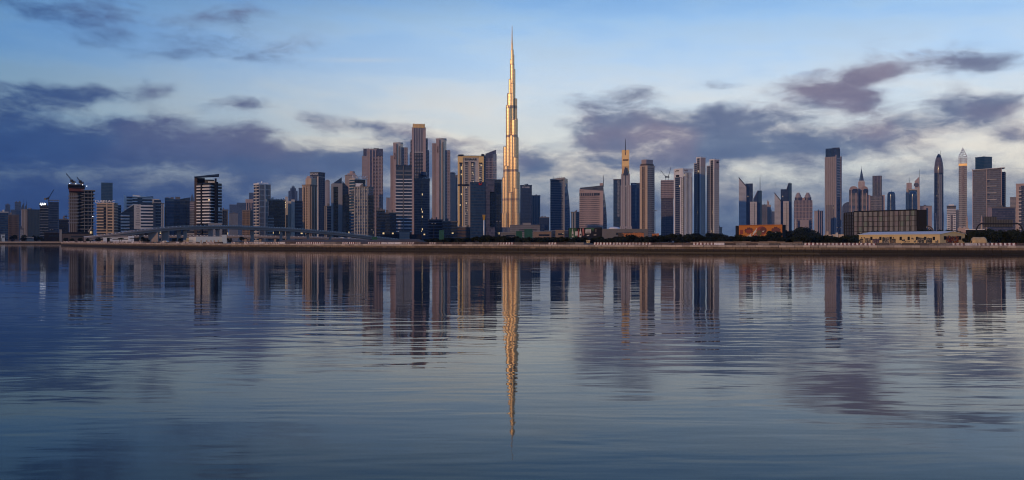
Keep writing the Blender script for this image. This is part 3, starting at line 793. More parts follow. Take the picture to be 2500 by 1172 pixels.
# ---- far left, across the side water
t = bld('apartment_tower', 'navy glass tower with pale parapet at the edge beside the brown apartment slab', 1500, -14, None, 20, 518, 'glass_navy', ('b', 'glass_blue', .3, .3), roof='concrete_pale')
t = bld('apartment_tower', 'plain dark brown apartment slab between the navy tower and pale stair tower', 1540, 20, None, 46, 525, 'dark_brown', ('g', 'brown', 9, .45, .3))
t = bld('apartment_tower', 'broad grey brown apartment block with pale vertical strips beside the lit sign tower', 1600, 52, 66, 97, 512, 'concrete_dark', ('f', 'grey', 4, .3, .5), ('g', 'brown', 9, .5, .35))
t = bld('stair_tower', 'small pale grey block at the foot of the brown apartment blocks', 1300, 49, None, 57, 559, 'grey', ('b', 'concrete', .4, .3), cat='building')
t = bld('glass_tower', 'hazy blue slab tower with stepped roof behind the brown apartment slab', 2700, 36, None, 51, 494, 'glass_haze_tint', ('b', 'far_blue', .3, .3))
t.prism('lower_wing', quad(26, None, 40, 2690), GZ, t.Z(512), 'glass_haze_tint', None)
t = bld('glass_tower', 'hazy blue tower with sloping side wing left of the stepped hazy slab', 2800, 13, None, 25, 500, 'glass_haze_tint', ('f', 'far_blue', 4, .4, .4))
t.prism('side_wing', quad(0, None, 14, 2795), GZ, [t.Z(517), t.Z(511), t.Z(511), t.Z(517)], 'glass_haze_tint')
t = Tower('sail_tower', 'hazy blue tower rising to two sharp sail shaped points behind the brown blocks', 2750, 59)
for a, b, y in ((52, 59, 493), (60, 66, 496)):
    q = quad(a, None, b, 2750); t.prism('wing', q, GZ, [t.Z(506), t.Z(y), t.Z(y), t.Z(506)], 'glass_haze_tint'); t.mast(b - .6, 5, y - 8, y + 2, .6)
t = bld('unfinished_tower', 'dark unfinished tower with open floor slabs and a glowing white rooftop sign', 1400, 97, None, 118, 503, 'glass_black', ('b', 'grey', .16, .9, 4.2))
# illuminated lettering: a joined script, drawn as strokes
mb = MB(); z = t.Z(499); s = 1400 / FPX; X = lambda p: pxX(p, 1393)
pts = [(97.6, 1.2), (98.2, -1), (99.6, -.6), (100.2, .8), (100.8, -.8), (102.6, -.8), (103.4, .3), (104, -.8), (105.4, -.9), (105.9, .5), (106.4, -.8), (108, -.8), (108.6, .6), (109.2, -.8), (110.8, -.8), (111.4, 1.6)]
for a, b in zip(pts, pts[1:]): mb.bar((X(a[0]), 1393, z + a[1] * s * 1.5), (X(b[0]), 1393, z + b[1] * s * 1.5), .55, 5)
for p, h in ((99, 2.6), (103.2, 2.4), (107, 2.5), (101, -2.4)): mb.bar((X(p), 1393, z + h * s), (X(p) + .8, 1393, z + h * s), .5, 5)
t.part('lit_sign', mb, 'lamp_white'); t.prism('sign_board', quad(96, None, 114, 1394.5, depth=1), t.Z(503), t.Z(495.5), 'dark')
t = bld('glass_tower', 'plain navy block with open steel frame on its roof beside the lit sign tower', 1450, 117.5, None, 143.5, 493, 'glass_navy', None, roof=None)
mb = MB(); z0, z1 = t.z1, t.Z(488.5)
for p, q_ in zip(t.q, t.q[1:] + t.q[:1]):
    for k in range(4): x, y = p[0] + (q_[0] - p[0]) * k / 4, p[1] + (q_[1] - p[1]) * k / 4; mb.bar((x, y, z0), (x, y, z1), .35, 4)
    mb.bar((p[0], p[1], z1), (q_[0], q_[1], z1), .5, 4)
t.part('roof_frame', mb, 'grey')
crane('slim luffing crane leaning right above the lit sign tower', 118.5, 490, 1420, 131, 463, 111)
t = bld('podium_building', 'low dark flat block between navy block and unfinished slab tower', 1500, 144, None, 168, 536, 'glass_black', ('b', 'dark', .3, .3), cat='building')
crane('tiny distant hammer shaped crane above the low dark block', 162, 533, 2100, 170, 527, 157)
# ---- unfinished concrete tower with two cranes
D = 1050
t = Tower('unfinished_tower', 'tall bare concrete tower under construction with red formwork and open slabs', D, 198)
q = quad(168, 189, 229, D, 38); qa = quad(169, None, 201, D + 14, depth=22); qb = quad(199, None, 228, D + 16, depth=20)
t.prism('core_wall', qa, GZ, t.Z(452), 'concrete_dark'); t.prism('core_wall', qb, GZ, t.Z(464), 'glass_black')
ql = quad(168, None, 190, D, depth=12)
t.prism('concrete_wing', quad(170, None, 188, D + 3, depth=10), GZ, t.Z(470), 'dark_brown')
t.fins('columns', ql, GZ, t.Z(472), 'concrete', 5, .30, .5, (0,)); t.bands('floor_slabs', ql, t.Z(545), t.Z(472), 'grey', 3.9, .28, .8)
t.prism('formwork', quad(168, None, 205, D - 2, depth=30), t.Z(467), t.Z(457), 'rust_red'); t.bands('jump_screen', quad(167, None, 206, D - 4, depth=34), t.Z(459), t.Z(451), 'dark', 1.9, .6, .5)
t.prism('top_deck', quad(166.5, None, 203, D - 5, depth=36), t.Z(452), t.Z(450), 'concrete_dark')
qr = quad(202, None, 228, D + 2, depth=26)
t.bands('floor_slabs', qr, t.Z(560), t.Z(465), 'concrete', 4.1, .13, 1.3)
t.fins('columns', qr, GZ, t.Z(464), 'concrete', 3, .10, .2, (0,)); t.prism('roof_slab', grow(qr, 2), t.Z(465), t.Z(463.5), 'concrete')
t.prism('podium', quad(172, None, 216, D - 8, depth=40), GZ, t.Z(567), 'dark')
t.bands('cladding_strips', quad(186, None, 203, D + 4, depth=20), t.Z(560), t.Z(470), 'grey', 3.9, .2, .3)
mb = MB()
for a, b, y in ((223, 217, 568),): mb.bar((pxX(227, D), D - 3, t.Z(555)), (pxX(218, D), D - 3, t.Z(569)), .9, 5)
t.part('raking_prop', mb, 'concrete')
for px_, py_ in ((170.5, 448.7), (185.5, 449.2), (202, 451.5), (212, 454.6)):
    t.part('work_light', MB().box(pxX(px_ - .8, D - 6), pxX(px_ + .8, D - 6), D - 6.6, D - 6, t.Z(py_ + 1.2), t.Z(py_)), 'lamp_white')
t.part('work_light', MB().box(pxX(227.4, D), pxX(229, D), D - 2, D - 1.4, t.Z(529.6), t.Z(528)), 'lamp_white')
crane('tall luffing crane leaning left on the bare concrete tower', 177, 448, D + 6, 162, 424, 180)
crane('shorter luffing crane on the red formwork of the bare concrete tower', 197.5, 450, D + 10, 188, 433, 200)
t = bld('glass_tower', 'plain teal blue glass box tower standing behind the white lettered beige tower', 2300, 247, None, 275, 446, 'glass_teal', None, roof=None)
t.bands('seams', t.q, GZ, t.z1, 'navy_metal', 30, .02, .15)
# ---- beige lettered apartment tower
D = 1150
t = bld('apartment_tower', 'beige apartment tower with balconies under large white rooftop letters', D, 237, 278, 287, 497, 'glass_smoke', None, None, yaw=20, kit=1, roof='sand')
t.bands('balcony_fronts', t.q, GZ, t.z1, 'beige', 3.7, .34, .7); t.panel('corner_pier', t.q, 0, .56, .63, GZ, t.z1, 'sand', .9); t.panel('corner_pier', t.q, 0, .93, 1.0, GZ, t.z1, 'beige', 1.0)
t.panel('window_strip', t.q, 0, .40, .55, t.Z(560), t.Z(505), 'glass_black', .8)
t.prism('side_wing', quad(285, None, 295.5, D + 25, depth=18), GZ, t.Z(499), 'glass_navy'); t.bands('side_slabs', quad(285, None, 295.5, D + 25, depth=18), GZ, t.Z(499), 'grey', 3.7, .3, .5)
t.text('DAMAC', t.q, 0, .5, t.Z(492), 3.3, 'white', 1.2, sx=1.55)
t.part('sign_frame', MB().box(pxX(240, D + 3), pxX(284, D + 3), D + 2.6, D + 3, t.Z(497), t.Z(495.5)), 'steel_dark')
# ---- white stepped offices
D = 1080
t = Tower('office_building', 'white banded stepped office building with a grey banner down its front', D, 345, 'building')
def wing(nm, x0, x1, y, dd, m='glass_navy', bm='white_band', fr=.42, depth=22, tops=None):
    q = quad(x0, None, x1, D + dd, depth=depth); t.prism(nm, q, GZ, tops or t.Z(y), m); t.bands('floor_bands', q, GZ, t.Z(y if not tops else max(y, 1)), bm, 3.7, fr, .6); return q
q = wing('rear_wing', 309, 326, 476, 40); q = wing('rear_wing', 324, 374, 475, 42)
t.prism('end_wall', quad(302, None, 308.5, D + 38, depth=22), GZ, [t.Z(472), t.Z(475), t.Z(475), t.Z(472)], 'white'); t.prism('glass_bay', quad(336, None, 347.5, D + 39, depth=10), GZ, t.Z(474), 'glass_teal')
t.prism('roof_cap', quad(324, None, 374, D + 40, depth=24), t.Z(478), [t.Z(472), t.Z(477), t.Z(477), t.Z(472)], 'white')
q = wing('front_wing', 344, 376, 496, 6); q = wing('front_wing', 376, 393, 487, 14, 'glass_navy', 'grey', .3)
t.prism('corner_block', quad(372, None, 389, D + 20, depth=18), GZ, t.Z(484), 'concrete_pale')
t.prism('dark_pier', quad(374, None, 380, D + 4, depth=14), GZ, t.Z(495), 'navy_metal')
for i in range(11):   # the left shoulder climbs in steps
    a = 296 + i * 2.9; y = 517 - i * 1.9; q = quad(a, None, a + 3.0, D + 8, depth=18); t.prism('step_bay', q, GZ, t.Z(y), 'glass_navy'); t.prism('step_parapet', grow(q, .25), t.Z(y + 1.4), t.Z(y), 'white')
t.bands('floor_bands', quad(296, None, 328, D + 8, depth=18), GZ, t.Z(520), 'white_band', 3.7, .42, .6)
qb = quad(327, None, 346, D + 2, depth=3); t.prism('banner', qb, t.Z(559), t.Z(499), 'concrete_pale')
for k in range(9):   # grey lines of print on the banner
    w = rp.uniform(.25, .6); zz = t.Z(504 + k * 5.6); t.panel('banner_line', qb, 0, .5 - w / 2, .5 + w / 2, zz - .5, zz + .5, 'grey', .12, .02)
t.prism('podium', quad(318, None, 362, D - 6, depth=30), GZ, t.Z(565), 'dark'); t.prism('red_sign', quad(318, None, 327, D - 8, depth=1), t.Z(566), t.Z(562), 'rust_red')
t = bld('narrow_tower', 'thin pale grey tower squeezed between white offices and blue curved glass', 1500, 393, None, 401, 497, 'grey', ('f', 'concrete_pale', 2, .4, .4), kit=0)
# ---- blue curved glass building
D = 1120
t = Tower('office_building', 'royal blue glass office with flared curved crown and dark central recess', D, 432, 'building')
def flare(nm, x0, x1, ya, yb, dd, m):
    q = quad(x0, None, x1, D + dd, depth=20); zc = t.Z(505)
    t.prism(nm, quad(x0 + .9, None, x1 - .9, D + dd, depth=20), GZ, zc, m)
    t.part(nm, MB().prism(quad(x0 + .9, None, x1 - .9, D + dd, depth=20), zc, [t.Z(ya), t.Z(yb), t.Z(yb), t.Z(ya)], top=q), m)
flare('glass_wing', 402, 426, 482.5, 486, 0, 'glass_blue'); flare('glass_wing', 439, 464, 486, 481.5, 2, 'glass_navy'); flare('centre_bay', 424, 441, 486, 486, 8, 'glass_blue')
qc = quad(424, None, 441, D + 6, depth=6); t.bands('balconies', qc, GZ, t.Z(520), 'navy_metal', 3.8, .3, .8); t.panel('dark_edge', quad(402, None, 464, D, depth=18), 0, 0, .05, GZ, t.Z(505), 'glass_black', .6); t.panel('dark_edge', quad(439, None, 464, D, depth=18), 0, .62, .68, GZ, t.Z(490), 'glass_black', .8)
for a, b, y in ((404, 413, 480.5), (417, 424, 480.2), (428, 440, 479.2), (415, 420, 481.4)): t.prism('plant_room', quad(a, None, b, D + 16, depth=8), t.Z(488), t.Z(y), 'concrete_dark')
# ---- small things behind
t = bld('apartment_tower', 'pinkish stepped tower with small spire glimpsed left of the slanted canopy tower', 1900, 462, None, 475, 492, 'pink_stone', ('b', 'glass_smoke', .4, .2), kit=0)
t.prism('setback', quad(465, None, 473, 1905), t.Z(493), t.Z(482), 'glass_haze_tint'); t.mast(469, 8, 473, 483, 3.5, 'far_blue', 'spire', .2)
t = bld('apartment_tower', 'low brown block with pale window grid left of the slanted canopy tower', 1350, 463, None, 477, 517, 'dark_brown', ('g', 'concrete', 5, .25, .3))
# ---- tower with the slanted canopy
D = 980
t = Tower('canopy_tower', 'tall white banded dark tower under a wide slanted flat roof canopy', D, 508)
q = quad(481, 513, 541.5, D, 42); t.prism('wall', q, GZ, t.Z(446), 'glass_black')
zb = t.Z(545); t.bands('floor_bands', q, zb, t.Z(448), 'white_band', 3.35, .40, 1.0, (0,)); t.bands('floor_bands', q, zb, t.Z(447), 'white_band', 3.35, .24, 1.0, (1,))
t.panel('dark_slot', q, 0, .33, .44, GZ, t.Z(447), 'dark', 1.3); t.panel('dark_slot', q, 1, .48, .60, GZ, t.Z(443), 'dark', 1.3)
t.panel('white_panel', q, 1, .33, .46, t.Z(515), t.Z(506), 'white', 1.5); t.panel('white_panel', q, 1, .62, .74, t.Z(515), t.Z(506), 'white', 1.5)
t.prism('side_fin', quad(474.5, None, 481.5, D + 16, depth=20), GZ, [t.Z(432.5), t.Z(431.5), t.Z(431.5), t.Z(432.5)], 'dark_brown')
t.prism('fin_return', quad(481, None, 500, D + 24, depth=6), GZ, t.Z(431), 'dark')
# canopy: a thick slab rising to the right
c0, c1 = quad(474, None, 535, D - 4, depth=34), None
t.part('roof_canopy', MB().prism(c0, [t.Z(434.4), t.Z(429.0), t.Z(427), t.Z(431)], [t.Z(432.2), t.Z(424.6), t.Z(424), t.Z(430)]), 'navy_metal')
t.prism('penthouse', quad(500, None, 523, D + 10, depth=12), t.Z(447), t.Z(437), 'concrete_dark'); t.prism('penthouse', quad(508, None, 528, D + 7, depth=8), t.Z(447), t.Z(441), 'white')
t.prism('lift_core', quad(524, None, 529, D + 3, depth=6), GZ, t.Z(435), 'dark')
t.prism('entrance_block', quad(508, None, 542, D - 10, depth=20), GZ, t.Z(545), 'grey'); t.bands('podium_bands', quad(452, None, 512, D + 40, depth=30), GZ, t.Z(563), 'concrete_pale', 4.2, .35, .5); t.prism('podium', quad(453, None, 511, D + 41, depth=28), GZ, t.Z(563), 'glass_smoke')
# ---- slate towers in the gap
t = bld('glass_tower', 'dark navy tower with pale edge strip right of the canopy tower', 1250, 541.5, None, 557, 513, 'glass_black', ('f', 'grey', 3, .12, .4), kit=1)
t.panel('pale_edge', t.q, 0, .80, .90, GZ, t.z1, 'grey', .7)
t = bld('apartment_tower', 'hazy grey ribbed slab standing low in the gap beyond the flyover', 1750, 559, None, 581, 522, 'far_blue', ('f', 'concrete', 9, .4, .5))
t = bld('glass_tower', 'faint blue wide hazy block deep in the gap', 3900, 560, None, 600, 500, 'glass_haze_tint', None, kit=0)
t.prism('tower_top', quad(578, None, 600, 3900), t.Z(501), t.Z(495), 'glass_haze_tint')
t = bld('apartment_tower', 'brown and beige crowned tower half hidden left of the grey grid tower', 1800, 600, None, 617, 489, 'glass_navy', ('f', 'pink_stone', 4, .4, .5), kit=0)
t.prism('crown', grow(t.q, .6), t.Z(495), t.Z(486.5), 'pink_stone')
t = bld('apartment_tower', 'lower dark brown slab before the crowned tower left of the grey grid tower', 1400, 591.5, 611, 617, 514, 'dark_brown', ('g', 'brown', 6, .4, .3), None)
t = bld('glass_tower', 'faint blue silhouette tower just left of the grey grid tower', 4200, 608, None, 620, 471, 'glass_haze_tint', None, kit=0)
t = bld('glass_tower', 'faint blue block between the grid tower and crowned tower', 3600, 583, None, 599, 540, 'glass_haze_tint', None, kit=0)
# ---- grey grid tower
t = bld('grid_tower', 'pale grey tower with a regular square grid of windows on both faces', 1150, 620, 632, 661, 449, 'glass_navy', ('b', 'concrete_pale', .38, .6), ('g', 'concrete_pale', 12, .26, .16, 7.4), yaw=60, roof='white', kit=1)
t.fins('corner_piers', t.q, GZ, t.z1, 'concrete_pale', 1, .13, .7, (0, 1)); t.prism('roof_box', quad(628, None, 655, 1160, depth=14), t.z1, t.Z(445), 'white')
# ---- black glass
t = bld('glass_tower', 'black glass block with cluttered white rooftop plant beside the grid tower', 1080, 656, None, 696.5, 489, 'glass_black', None, kit=0)
for i in range(12): a = 662 + i * 2.9; t.prism('roof_unit', quad(a, None, a + rp.uniform(1.4, 2.6), 1082, depth=4), t.z1, t.Z(rp.uniform(481.5, 486.5)), rp.choice(['white', 'grey', 'concrete_dark']))
t.prism('lower_wing', quad(654, None, 668, 1074, depth=16), GZ, t.Z(527), 'glass_smoke'); t.bands('wing_bands', quad(654, None, 668, 1074, depth=16), GZ, t.Z(527), 'grey', 3.8, .3, .4)
# ---- pale pylons and blue office
D = 1120
t = Tower('office_building', 'pale pylon walls with a lit strip beside a blue banded office wing', D, 715, 'building')
t.prism('pylon', quad(696, None, 703, D, depth=10), GZ, t.Z(480), 'concrete_pale'); t.prism('pylon', quad(702.5, None, 711, D - 6, depth=14), GZ, t.Z(491.5), 'concrete_pale'); t.prism('pylon', quad(711, None, 719.5, D - 10, depth=18), GZ, t.Z(488), 'concrete_pale')
t.prism('glass_slot', quad(698, None, 702, D - 2, depth=3), GZ, t.Z(525), 'glass_navy')
t.prism('office_wing', quad(719, None, 739, D + 4, depth=20), GZ, t.Z(489.5), 'glass_navy'); qw = quad(719, None, 739, D + 4, depth=20); t.bands('floor_bands', qw, GZ, t.Z(490), 'glass_blue', 3.8, .35, .3)
t.panel('dark_slot', quad(702.5, None, 711, D - 6, depth=14), 0, .3, .6, t.Z(499), t.Z(497.5), 'dark', .3)
for y in (493, 499.5, 505): t.part('lit_window', MB().box(pxX(695.8, D - 1), pxX(697, D - 1), D - 1.4, D - .3, t.Z(y + 1.6), t.Z(y)), 'lamp_warm')
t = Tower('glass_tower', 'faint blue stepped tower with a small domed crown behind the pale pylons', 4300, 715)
for a, b, y in ((704, 726.5, 466), (708.5, 723, 459.5), (712, 719.5, 455)): t.prism('stage', quad(a, None, b, 4300), GZ, t.Z(y), 'glass_haze_tint')
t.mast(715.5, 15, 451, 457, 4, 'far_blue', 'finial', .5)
t = bld('glass_tower', 'faint blue plain tower left of the brown crowned tower', 4100, 729, None, 741, 459, 'glass_haze_tint', None, kit=0)
# ---- brown crowned apartment tower
D = 1250
t = bld('apartment_tower', 'brown stone apartment tower with small windows and stepped octagonal crown', D, 738, 757, 774, 452, 'brown', ('g', 'sand', 7, .42, .38, 3.6), ('g', 'brown', 6, .5, .4, 3.6), yaw=40, roof='brown', kit=0)
t.panel('bay', t.q, 0, .32, .55, GZ, t.Z(457), 'glass_black', .9); t.fins('stone_piers', t.q, GZ, t.Z(455), 'sand', 3, .3, 1.3, (0, 1))
t.prism('upper_stage', quad(752, 760, 772, D + 4, 35), t.z1, t.Z(435), 'sand'); t.prism('crown', circle(pxX(756, D + 14), D + 14, 5.8, 8, .39), t.z1, t.Z(437), 'sand'); t.prism('crown_cap', circle(pxX(756, D + 14), D + 14, 5.8, 8, .39), t.Z(437), t.Z(428.5), 'pink_stone', circle(pxX(756, D + 14), D + 14, 3.4, 8, .39))
# ---- lettered blue tower behind it
D = 1700
t = bld('glass_tower', 'navy glass tower with pale framed corner and small white lettering at its top', D, 757, 778, 793.5, 421, 'glass_navy', ('b', 'navy_metal', .2, .2), ('g', 'navy_metal', 3, .2, .15), yaw=35, kit=0, roof='navy_metal')
t.text('EMAAR', t.q, 0, .50, t.Z(425), 3.2, 'white', .6, sx=1.2); t.panel('pale_frame', t.q, 0, .84, .98, GZ, t.Z(431), 'concrete_pale', .5); t.panel('pale_frame', t.q, 1, 0, .97, t.Z(432), t.Z(431), 'concrete_pale', .7); t.panel('pale_frame', t.q, 1, .46, .52, GZ, t.Z(431), 'grey', .5)
t = bld('apartment_tower', 'slim pale mauve tower with arched top right of the navy lettered tower', 2300, 793, None, 805, 442, 'mauve_stone', ('f', 'concrete_pale', 4, .4, .6), kit=0)
t.prism('top_stage', quad(795, None, 803, 2305), t.z1, t.Z(438.5), 'mauve_stone')
t = bld('office_building', 'low grey slab with pale top band left of the wedge roofed tower', 1250, 792, 799, 809, 504, 'glass_navy', ('f', 'grey', 2, .6, .3), ('b', 'concrete_dark', .4, .3), cat='building')
# ---- wedge roofed tower
D = 1120
t = Tower('wedge_tower', 'black glass tower in a grey frame with a dark pyramid wedge on top', D, 830)
q = quad(808.5, None, 836, D, depth=26); t.prism('wall', quad(809.5, None, 835, D + 1.5, depth=24), GZ, t.Z(450), 'glass_black')
t.panel('frame', q, 0, 0, .20, GZ, t.Z(449), 'grey', .6, -2); t.panel('frame', q, 0, .62, 1, GZ, t.Z(449), 'grey', .6, -2); t.panel('frame', q, 0, .2, .62, t.Z(456), t.Z(449), 'grey', .59, -2)
for k in range(11): t.panel('sill', q, 0, .2, .62, t.Z(470 + k * 9), t.Z(469.4 + k * 9), 'dark', .3, -1)
t.prism('roof_block', quad(811, None, 836, D + 6, depth=20), t.Z(450), [t.Z(447), t.Z(447), t.Z(447), t.Z(447)], 'grey')
qq = quad(814, None, 834.5, D + 8, depth=14); t.part('wedge', MB().prism(qq, t.Z(448), [t.Z(446), t.Z(431.5), t.Z(431.5), t.Z(446)]), 'navy_metal')
qs = quad(836, None, 851, D + 10, depth=24); t.part('side_wing', MB().prism(qs, GZ, [t.Z(441), t.Z(457), t.Z(457), t.Z(441)]), 'glass_navy')
t.prism('side_bay', quad(838, None, 853, D + 4, depth=10), GZ, t.Z(474), 'glass_black'); t.prism('low_wing', quad(836, None, 844, D - 2, depth=10), GZ, t.Z(515), 'glass_smoke'); t.panel('pale_fin', q, 0, 1.2, 1.28, GZ, t.Z(515), 'grey', 3, -3)
# ---- pink tower behind, lettered glass tower, front glass block
t = bld('apartment_tower', 'pink sunlit stepped tower rising behind the lettered blue glass tower', 2100, 842, None, 870, 428, 'pink_stone', ('g', 'sand', 7, .4, .4), kit=0)
t.prism('upper_stage', quad(848, None, 868, 2104), t.z1, t.Z(423), 'pink_stone'); t.prism('turret', circle(pxX(860, 2110), 2110, 6, 10), t.z1, t.Z(417.5), 'pink_stone')
D = 1180
t = bld('glass_tower', 'blue glass tower with pale balcony edge under white rooftop letters', D, 853, 866, 894, 437, 'glass_teal', ('b', 'concrete_pale', .30, .6), None, yaw=58, kit=1, roof='concrete_pale')
t.panel('dark_cap', t.q, 1, .02, .90, t.Z(446), t.Z(438), 'glass_black', .5); t.panel('white_frame', t.q, 1, .92, 1.02, t.Z(476), t.Z(436.5), 'white', .8); t.panel('white_frame', t.q, 1, 0, 1.0, t.Z(437.6), t.Z(435.8), 'white', .8)
t.prism('roof_house', quad(868, None, 886, D - 2, depth=10), t.Z(456), t.Z(448), 'white')
t.text('DAMAC', t.q, 1, .42, t.Z(431.5), 3.6, 'white', 1.5, sx=1.35)
D = 1080
t = bld('glass_tower', 'blue glass block with thin silver vertical ribs before the lettered glass tower', D, 864, 900, 911, 457, 'glass_blue', ('f', 'silver', 6, .16, .8), ('b', 'navy_metal', .3, .4), yaw=22, kit=2)
t.bands('balcony_edges', quad(858, None, 868, D + 20, depth=12), GZ, t.Z(460), 'grey', 3.7, .25, .6); t.prism('low_wing', quad(899, None, 912.5, D - 3, depth=12), GZ, t.Z(477), 'glass_black')
# ---- tall stone slab
D = 2450
t = Tower('slab_tower', 'very tall mauve stone slab tower with blue glass corners at its flat top', D, 910)
t.prism('wall', quad(887, None, 935, D, depth=40), GZ, t.Z(363), 'mauve_stone'); q = quad(884, None, 898, D - 3, depth=36); t.prism('left_wing', q, GZ, t.Z(381), 'mauve_stone'); t.bands('left_bands', q, GZ, t.Z(381), 'pink_stone', 3.8, .3, .4)
q = quad(898, None, 935, D - 2, depth=10)
t.fins('stone_ribs', q, GZ, t.Z(366), 'pink_stone', 5, .32, 1.6, (0,)); t.panel('window_strip', q, 0, .60, .97, GZ, t.Z(381), 'glass_pink', .9)
t.bands('window_bands', quad(912, None, 935, D - 3, depth=3), t.Z(560), t.Z(382), 'mauve_stone', 3.8, .4, .4)
for a, b in ((887, 894.5), (920, 935)): t.prism('glass_corner', quad(a, None, b, D - 4, depth=8), t.Z(381), t.Z(364), 'glass_violet')
for a in range(888, 935, 6): t.mast(a, 4, 360.5, 365, .5)
t.prism('roof_house', quad(913, None, 925, D + 8, depth=10), t.Z(363), t.Z(361), 'concrete_dark')
t = bld('apartment_tower', 'small distant mauve tower in the gap beside the tall stone slab', 3000, 943, None, 953, 483, 'mauve_stone', ('f', 'concrete', 3, .4, .5), kit=0)
# ---- the vertical lettered pair and the tallest stone tower
def letter_tower(label, D, cxs, ytops, txt, ty):
    (c0, c1), (l0, l1), (r0, r1) = cxs; t = Tower('residential_tower', label, D, (c0 + c1) / 2)
    mid = (c0 + c1) / 2; s = D / FPX; rr = (c1 - c0) / 2
    ql = quad(l0, None, l1, D + 8, depth=30); qr = quad(r0, None, r1, D + 8, depth=30)
    t.prism('left_wing', ql, GZ, t.Z(ytops[1]), 'mauve_stone'); t.fins('wing_ribs', ql, GZ, t.Z(ytops[1]), 'pink_stone', 4, .4, .7, (0,)); t.bands('wing_bands', ql, GZ, t.Z(ytops[1]), 'concrete', 3.8, .25, .4, (0,))
    t.prism('right_wing', qr, GZ, t.Z(ytops[2]), 'glass_pink'); t.bands('wing_bands', qr, GZ, t.Z(ytops[2]), 'mauve_stone', 3.8, .5, .5); t.fins('wing_ribs', qr, GZ, t.Z(ytops[2]), 'mauve_stone', 4, .35, .8, (0,))
    cyl(t, 'round_bay', mid, rr, D + 14, GZ, t.Z(ytops[0]), 'pale_metal', 28, rr * .8)
    cyl(t, 'crown_ring', mid, rr * 1.03, D + 14, t.Z(ytops[0] + 3), t.Z(ytops[0] - 1), 'concrete_pale', 28, rr * .83)
    qc = quad(c0 + .6, None, c0 + .6 + rr * .58, D - 2, depth=16); t.prism('stone_spine', qc, GZ, t.Z(ytops[0] + 2), 'pink_stone')
    qf = quad(c0 + rr * 1.25, None, c0 + rr * 1.42, D - 3, depth=10); t.prism('window_slot', qf, GZ, t.Z(ytops[0] + 9), 'glass_smoke')
    t.text(txt, qc, 0, .5, t.Z(ty), 3.4 * s, 'dark', .4, True)
    t.prism('roof_house', quad(mid - 4, None, mid + 5, D + 14, depth=8), t.Z(ytops[0]), t.Z(ytops[0] - 2.2), 'concrete_dark'); return t
letter_tower('round shouldered stone tower with dark vertical letters behind the white striped dark tower', 2300, ((960, 984), (953, 961.5), (976, 995)), (348, 379, 359), 'EMAAR', 381)
letter_tower('round topped stone tower with dark vertical letters standing clear between slender neighbours', 2250, ((1064.5, 1090), (1055, 1067), (1082, 1099)), (338, 349, 366), 'EMAAR', 365)
D = 2500
t = Tower('residential_tower', 'tallest square stone tower with gold lit flat crown and stepped dark shoulders', D, 1024)
t.prism('wall', quad(1005.5, None, 1039.5, D, depth=40), GZ, t.Z(311), 'mauve_stone'); t.prism('crown', quad(1007.5, None, 1037.5, D - 1, depth=38), t.Z(312), t.Z(303), 'sun_tint_gold'); t.fins('crown_fins', quad(1007.5, None, 1037.5, D - 1, depth=38), t.Z(312), t.Z(302), 'sun_tint_gold', 9, .4, 1.2, (0,))
q = quad(1005.5, None, 1039.5, D - 1, depth=10); t.panel('stone_pier', q, 0, 0, .16, GZ, t.Z(312), 'pink_stone', 2.5); t.panel('stone_pier', q, 0, .80, 1, GZ, t.Z(318), 'pink_stone', 2.5); t.fins('centre_ribs', q, GZ, t.Z(312), 'concrete_pale', 5, .25, 1.4, (0,), pad=.2)
t.bands('centre_bands', quad(1012, None, 1034, D - 2, depth=4), t.Z(560), t.Z(373), 'glass_black', 3.9, .55, .4); t.panel('sky_lobby', q, 0, .2, .8, t.Z(373), t.Z(370.5), 'concrete_pale', 2.2)
for a, b, y in ((1002.5, 1006, 340), (1000.5, 1004, 371), (1038.5, 1044, 337), (1042, 1047.5, 366)):
    qs = quad(a, None, b, D + 8, depth=30); t.prism('shoulder', qs, GZ, t.Z(y), 'glass_navy'); t.bands('shoulder_bands', qs, GZ, t.Z(y), 'mauve_stone', 3.9, .25, .4)
# ---- front dark towers
D = 1350
t = bld('striped_tower', 'dark glass tower ringed with evenly spaced white horizontal bands', D, 967, None, 1005, 405, 'glass_navy', None, kit=0, roof='navy_metal', depth=32)
t.bands('white_bands', t.q, t.Z(566), t.Z(431), 'white_band', 5.0, .27, 1.0); t.bands('white_bands', t.q, t.Z(428), t.Z(409), 'grey', 5.0, .2, .6); t.panel('centre_strip', t.q, 0, .44, .50, GZ, t.Z(404), 'concrete_dark', 1.2)
for a, b in ((967, 973), (984, 992), (999, 1005)): t.prism('roof_box', quad(a, None, b, D + 4, depth=14), t.Z(405), t.Z(401.5), 'navy_metal')
D = 1380
t = bld('glass_tower', 'dark navy tower with lit window column and rounded sign fin on top', D, 1011, None, 1049, 437, 'glass_navy', ('b', 'navy_metal', .25, .5), kit=0, depth=30)
t.panel('lit_column', t.q, 0, .46, .56, t.Z(566), t.Z(441), 'glass_lit', .9); t.prism('roof_house', quad(1022, None, 1040, D + 6, depth=12), t.z1, t.Z(422), 'navy_metal')
t.part('sign_fin', MB().prism([(x, y) for x, y in circle(pxX(1034, D), D + 2, 4.5, 12)], t.Z(428), t.Z(419.5), True), 'glass_blue'); t.text('D', quad(1024, None, 1040, D + 5, depth=2), 0, .6, t.Z(424), 3.2, 'white', .5); t.squiggle(t.q, 0, .52, .98, t.Z(435), 1.9, 'white', .9)
t = bld('apartment_tower', 'slender pink tower behind with dark cap right of the round topped tower', 2700, 1098, None, 1112, 424, 'pink_stone', ('f', 'sand', 5, .4, .7), kit=0)
t.prism('cap', quad(1099, None, 1110, 2704), t.z1, t.Z(420.5), 'glass_violet')
t = bld('apartment_tower', 'slim blue grey tower between round topped and slender pink towers', 2750, 1108, None, 1117, 428, 'glass_violet', ('f', 'concrete', 3, .3, .5), kit=0)
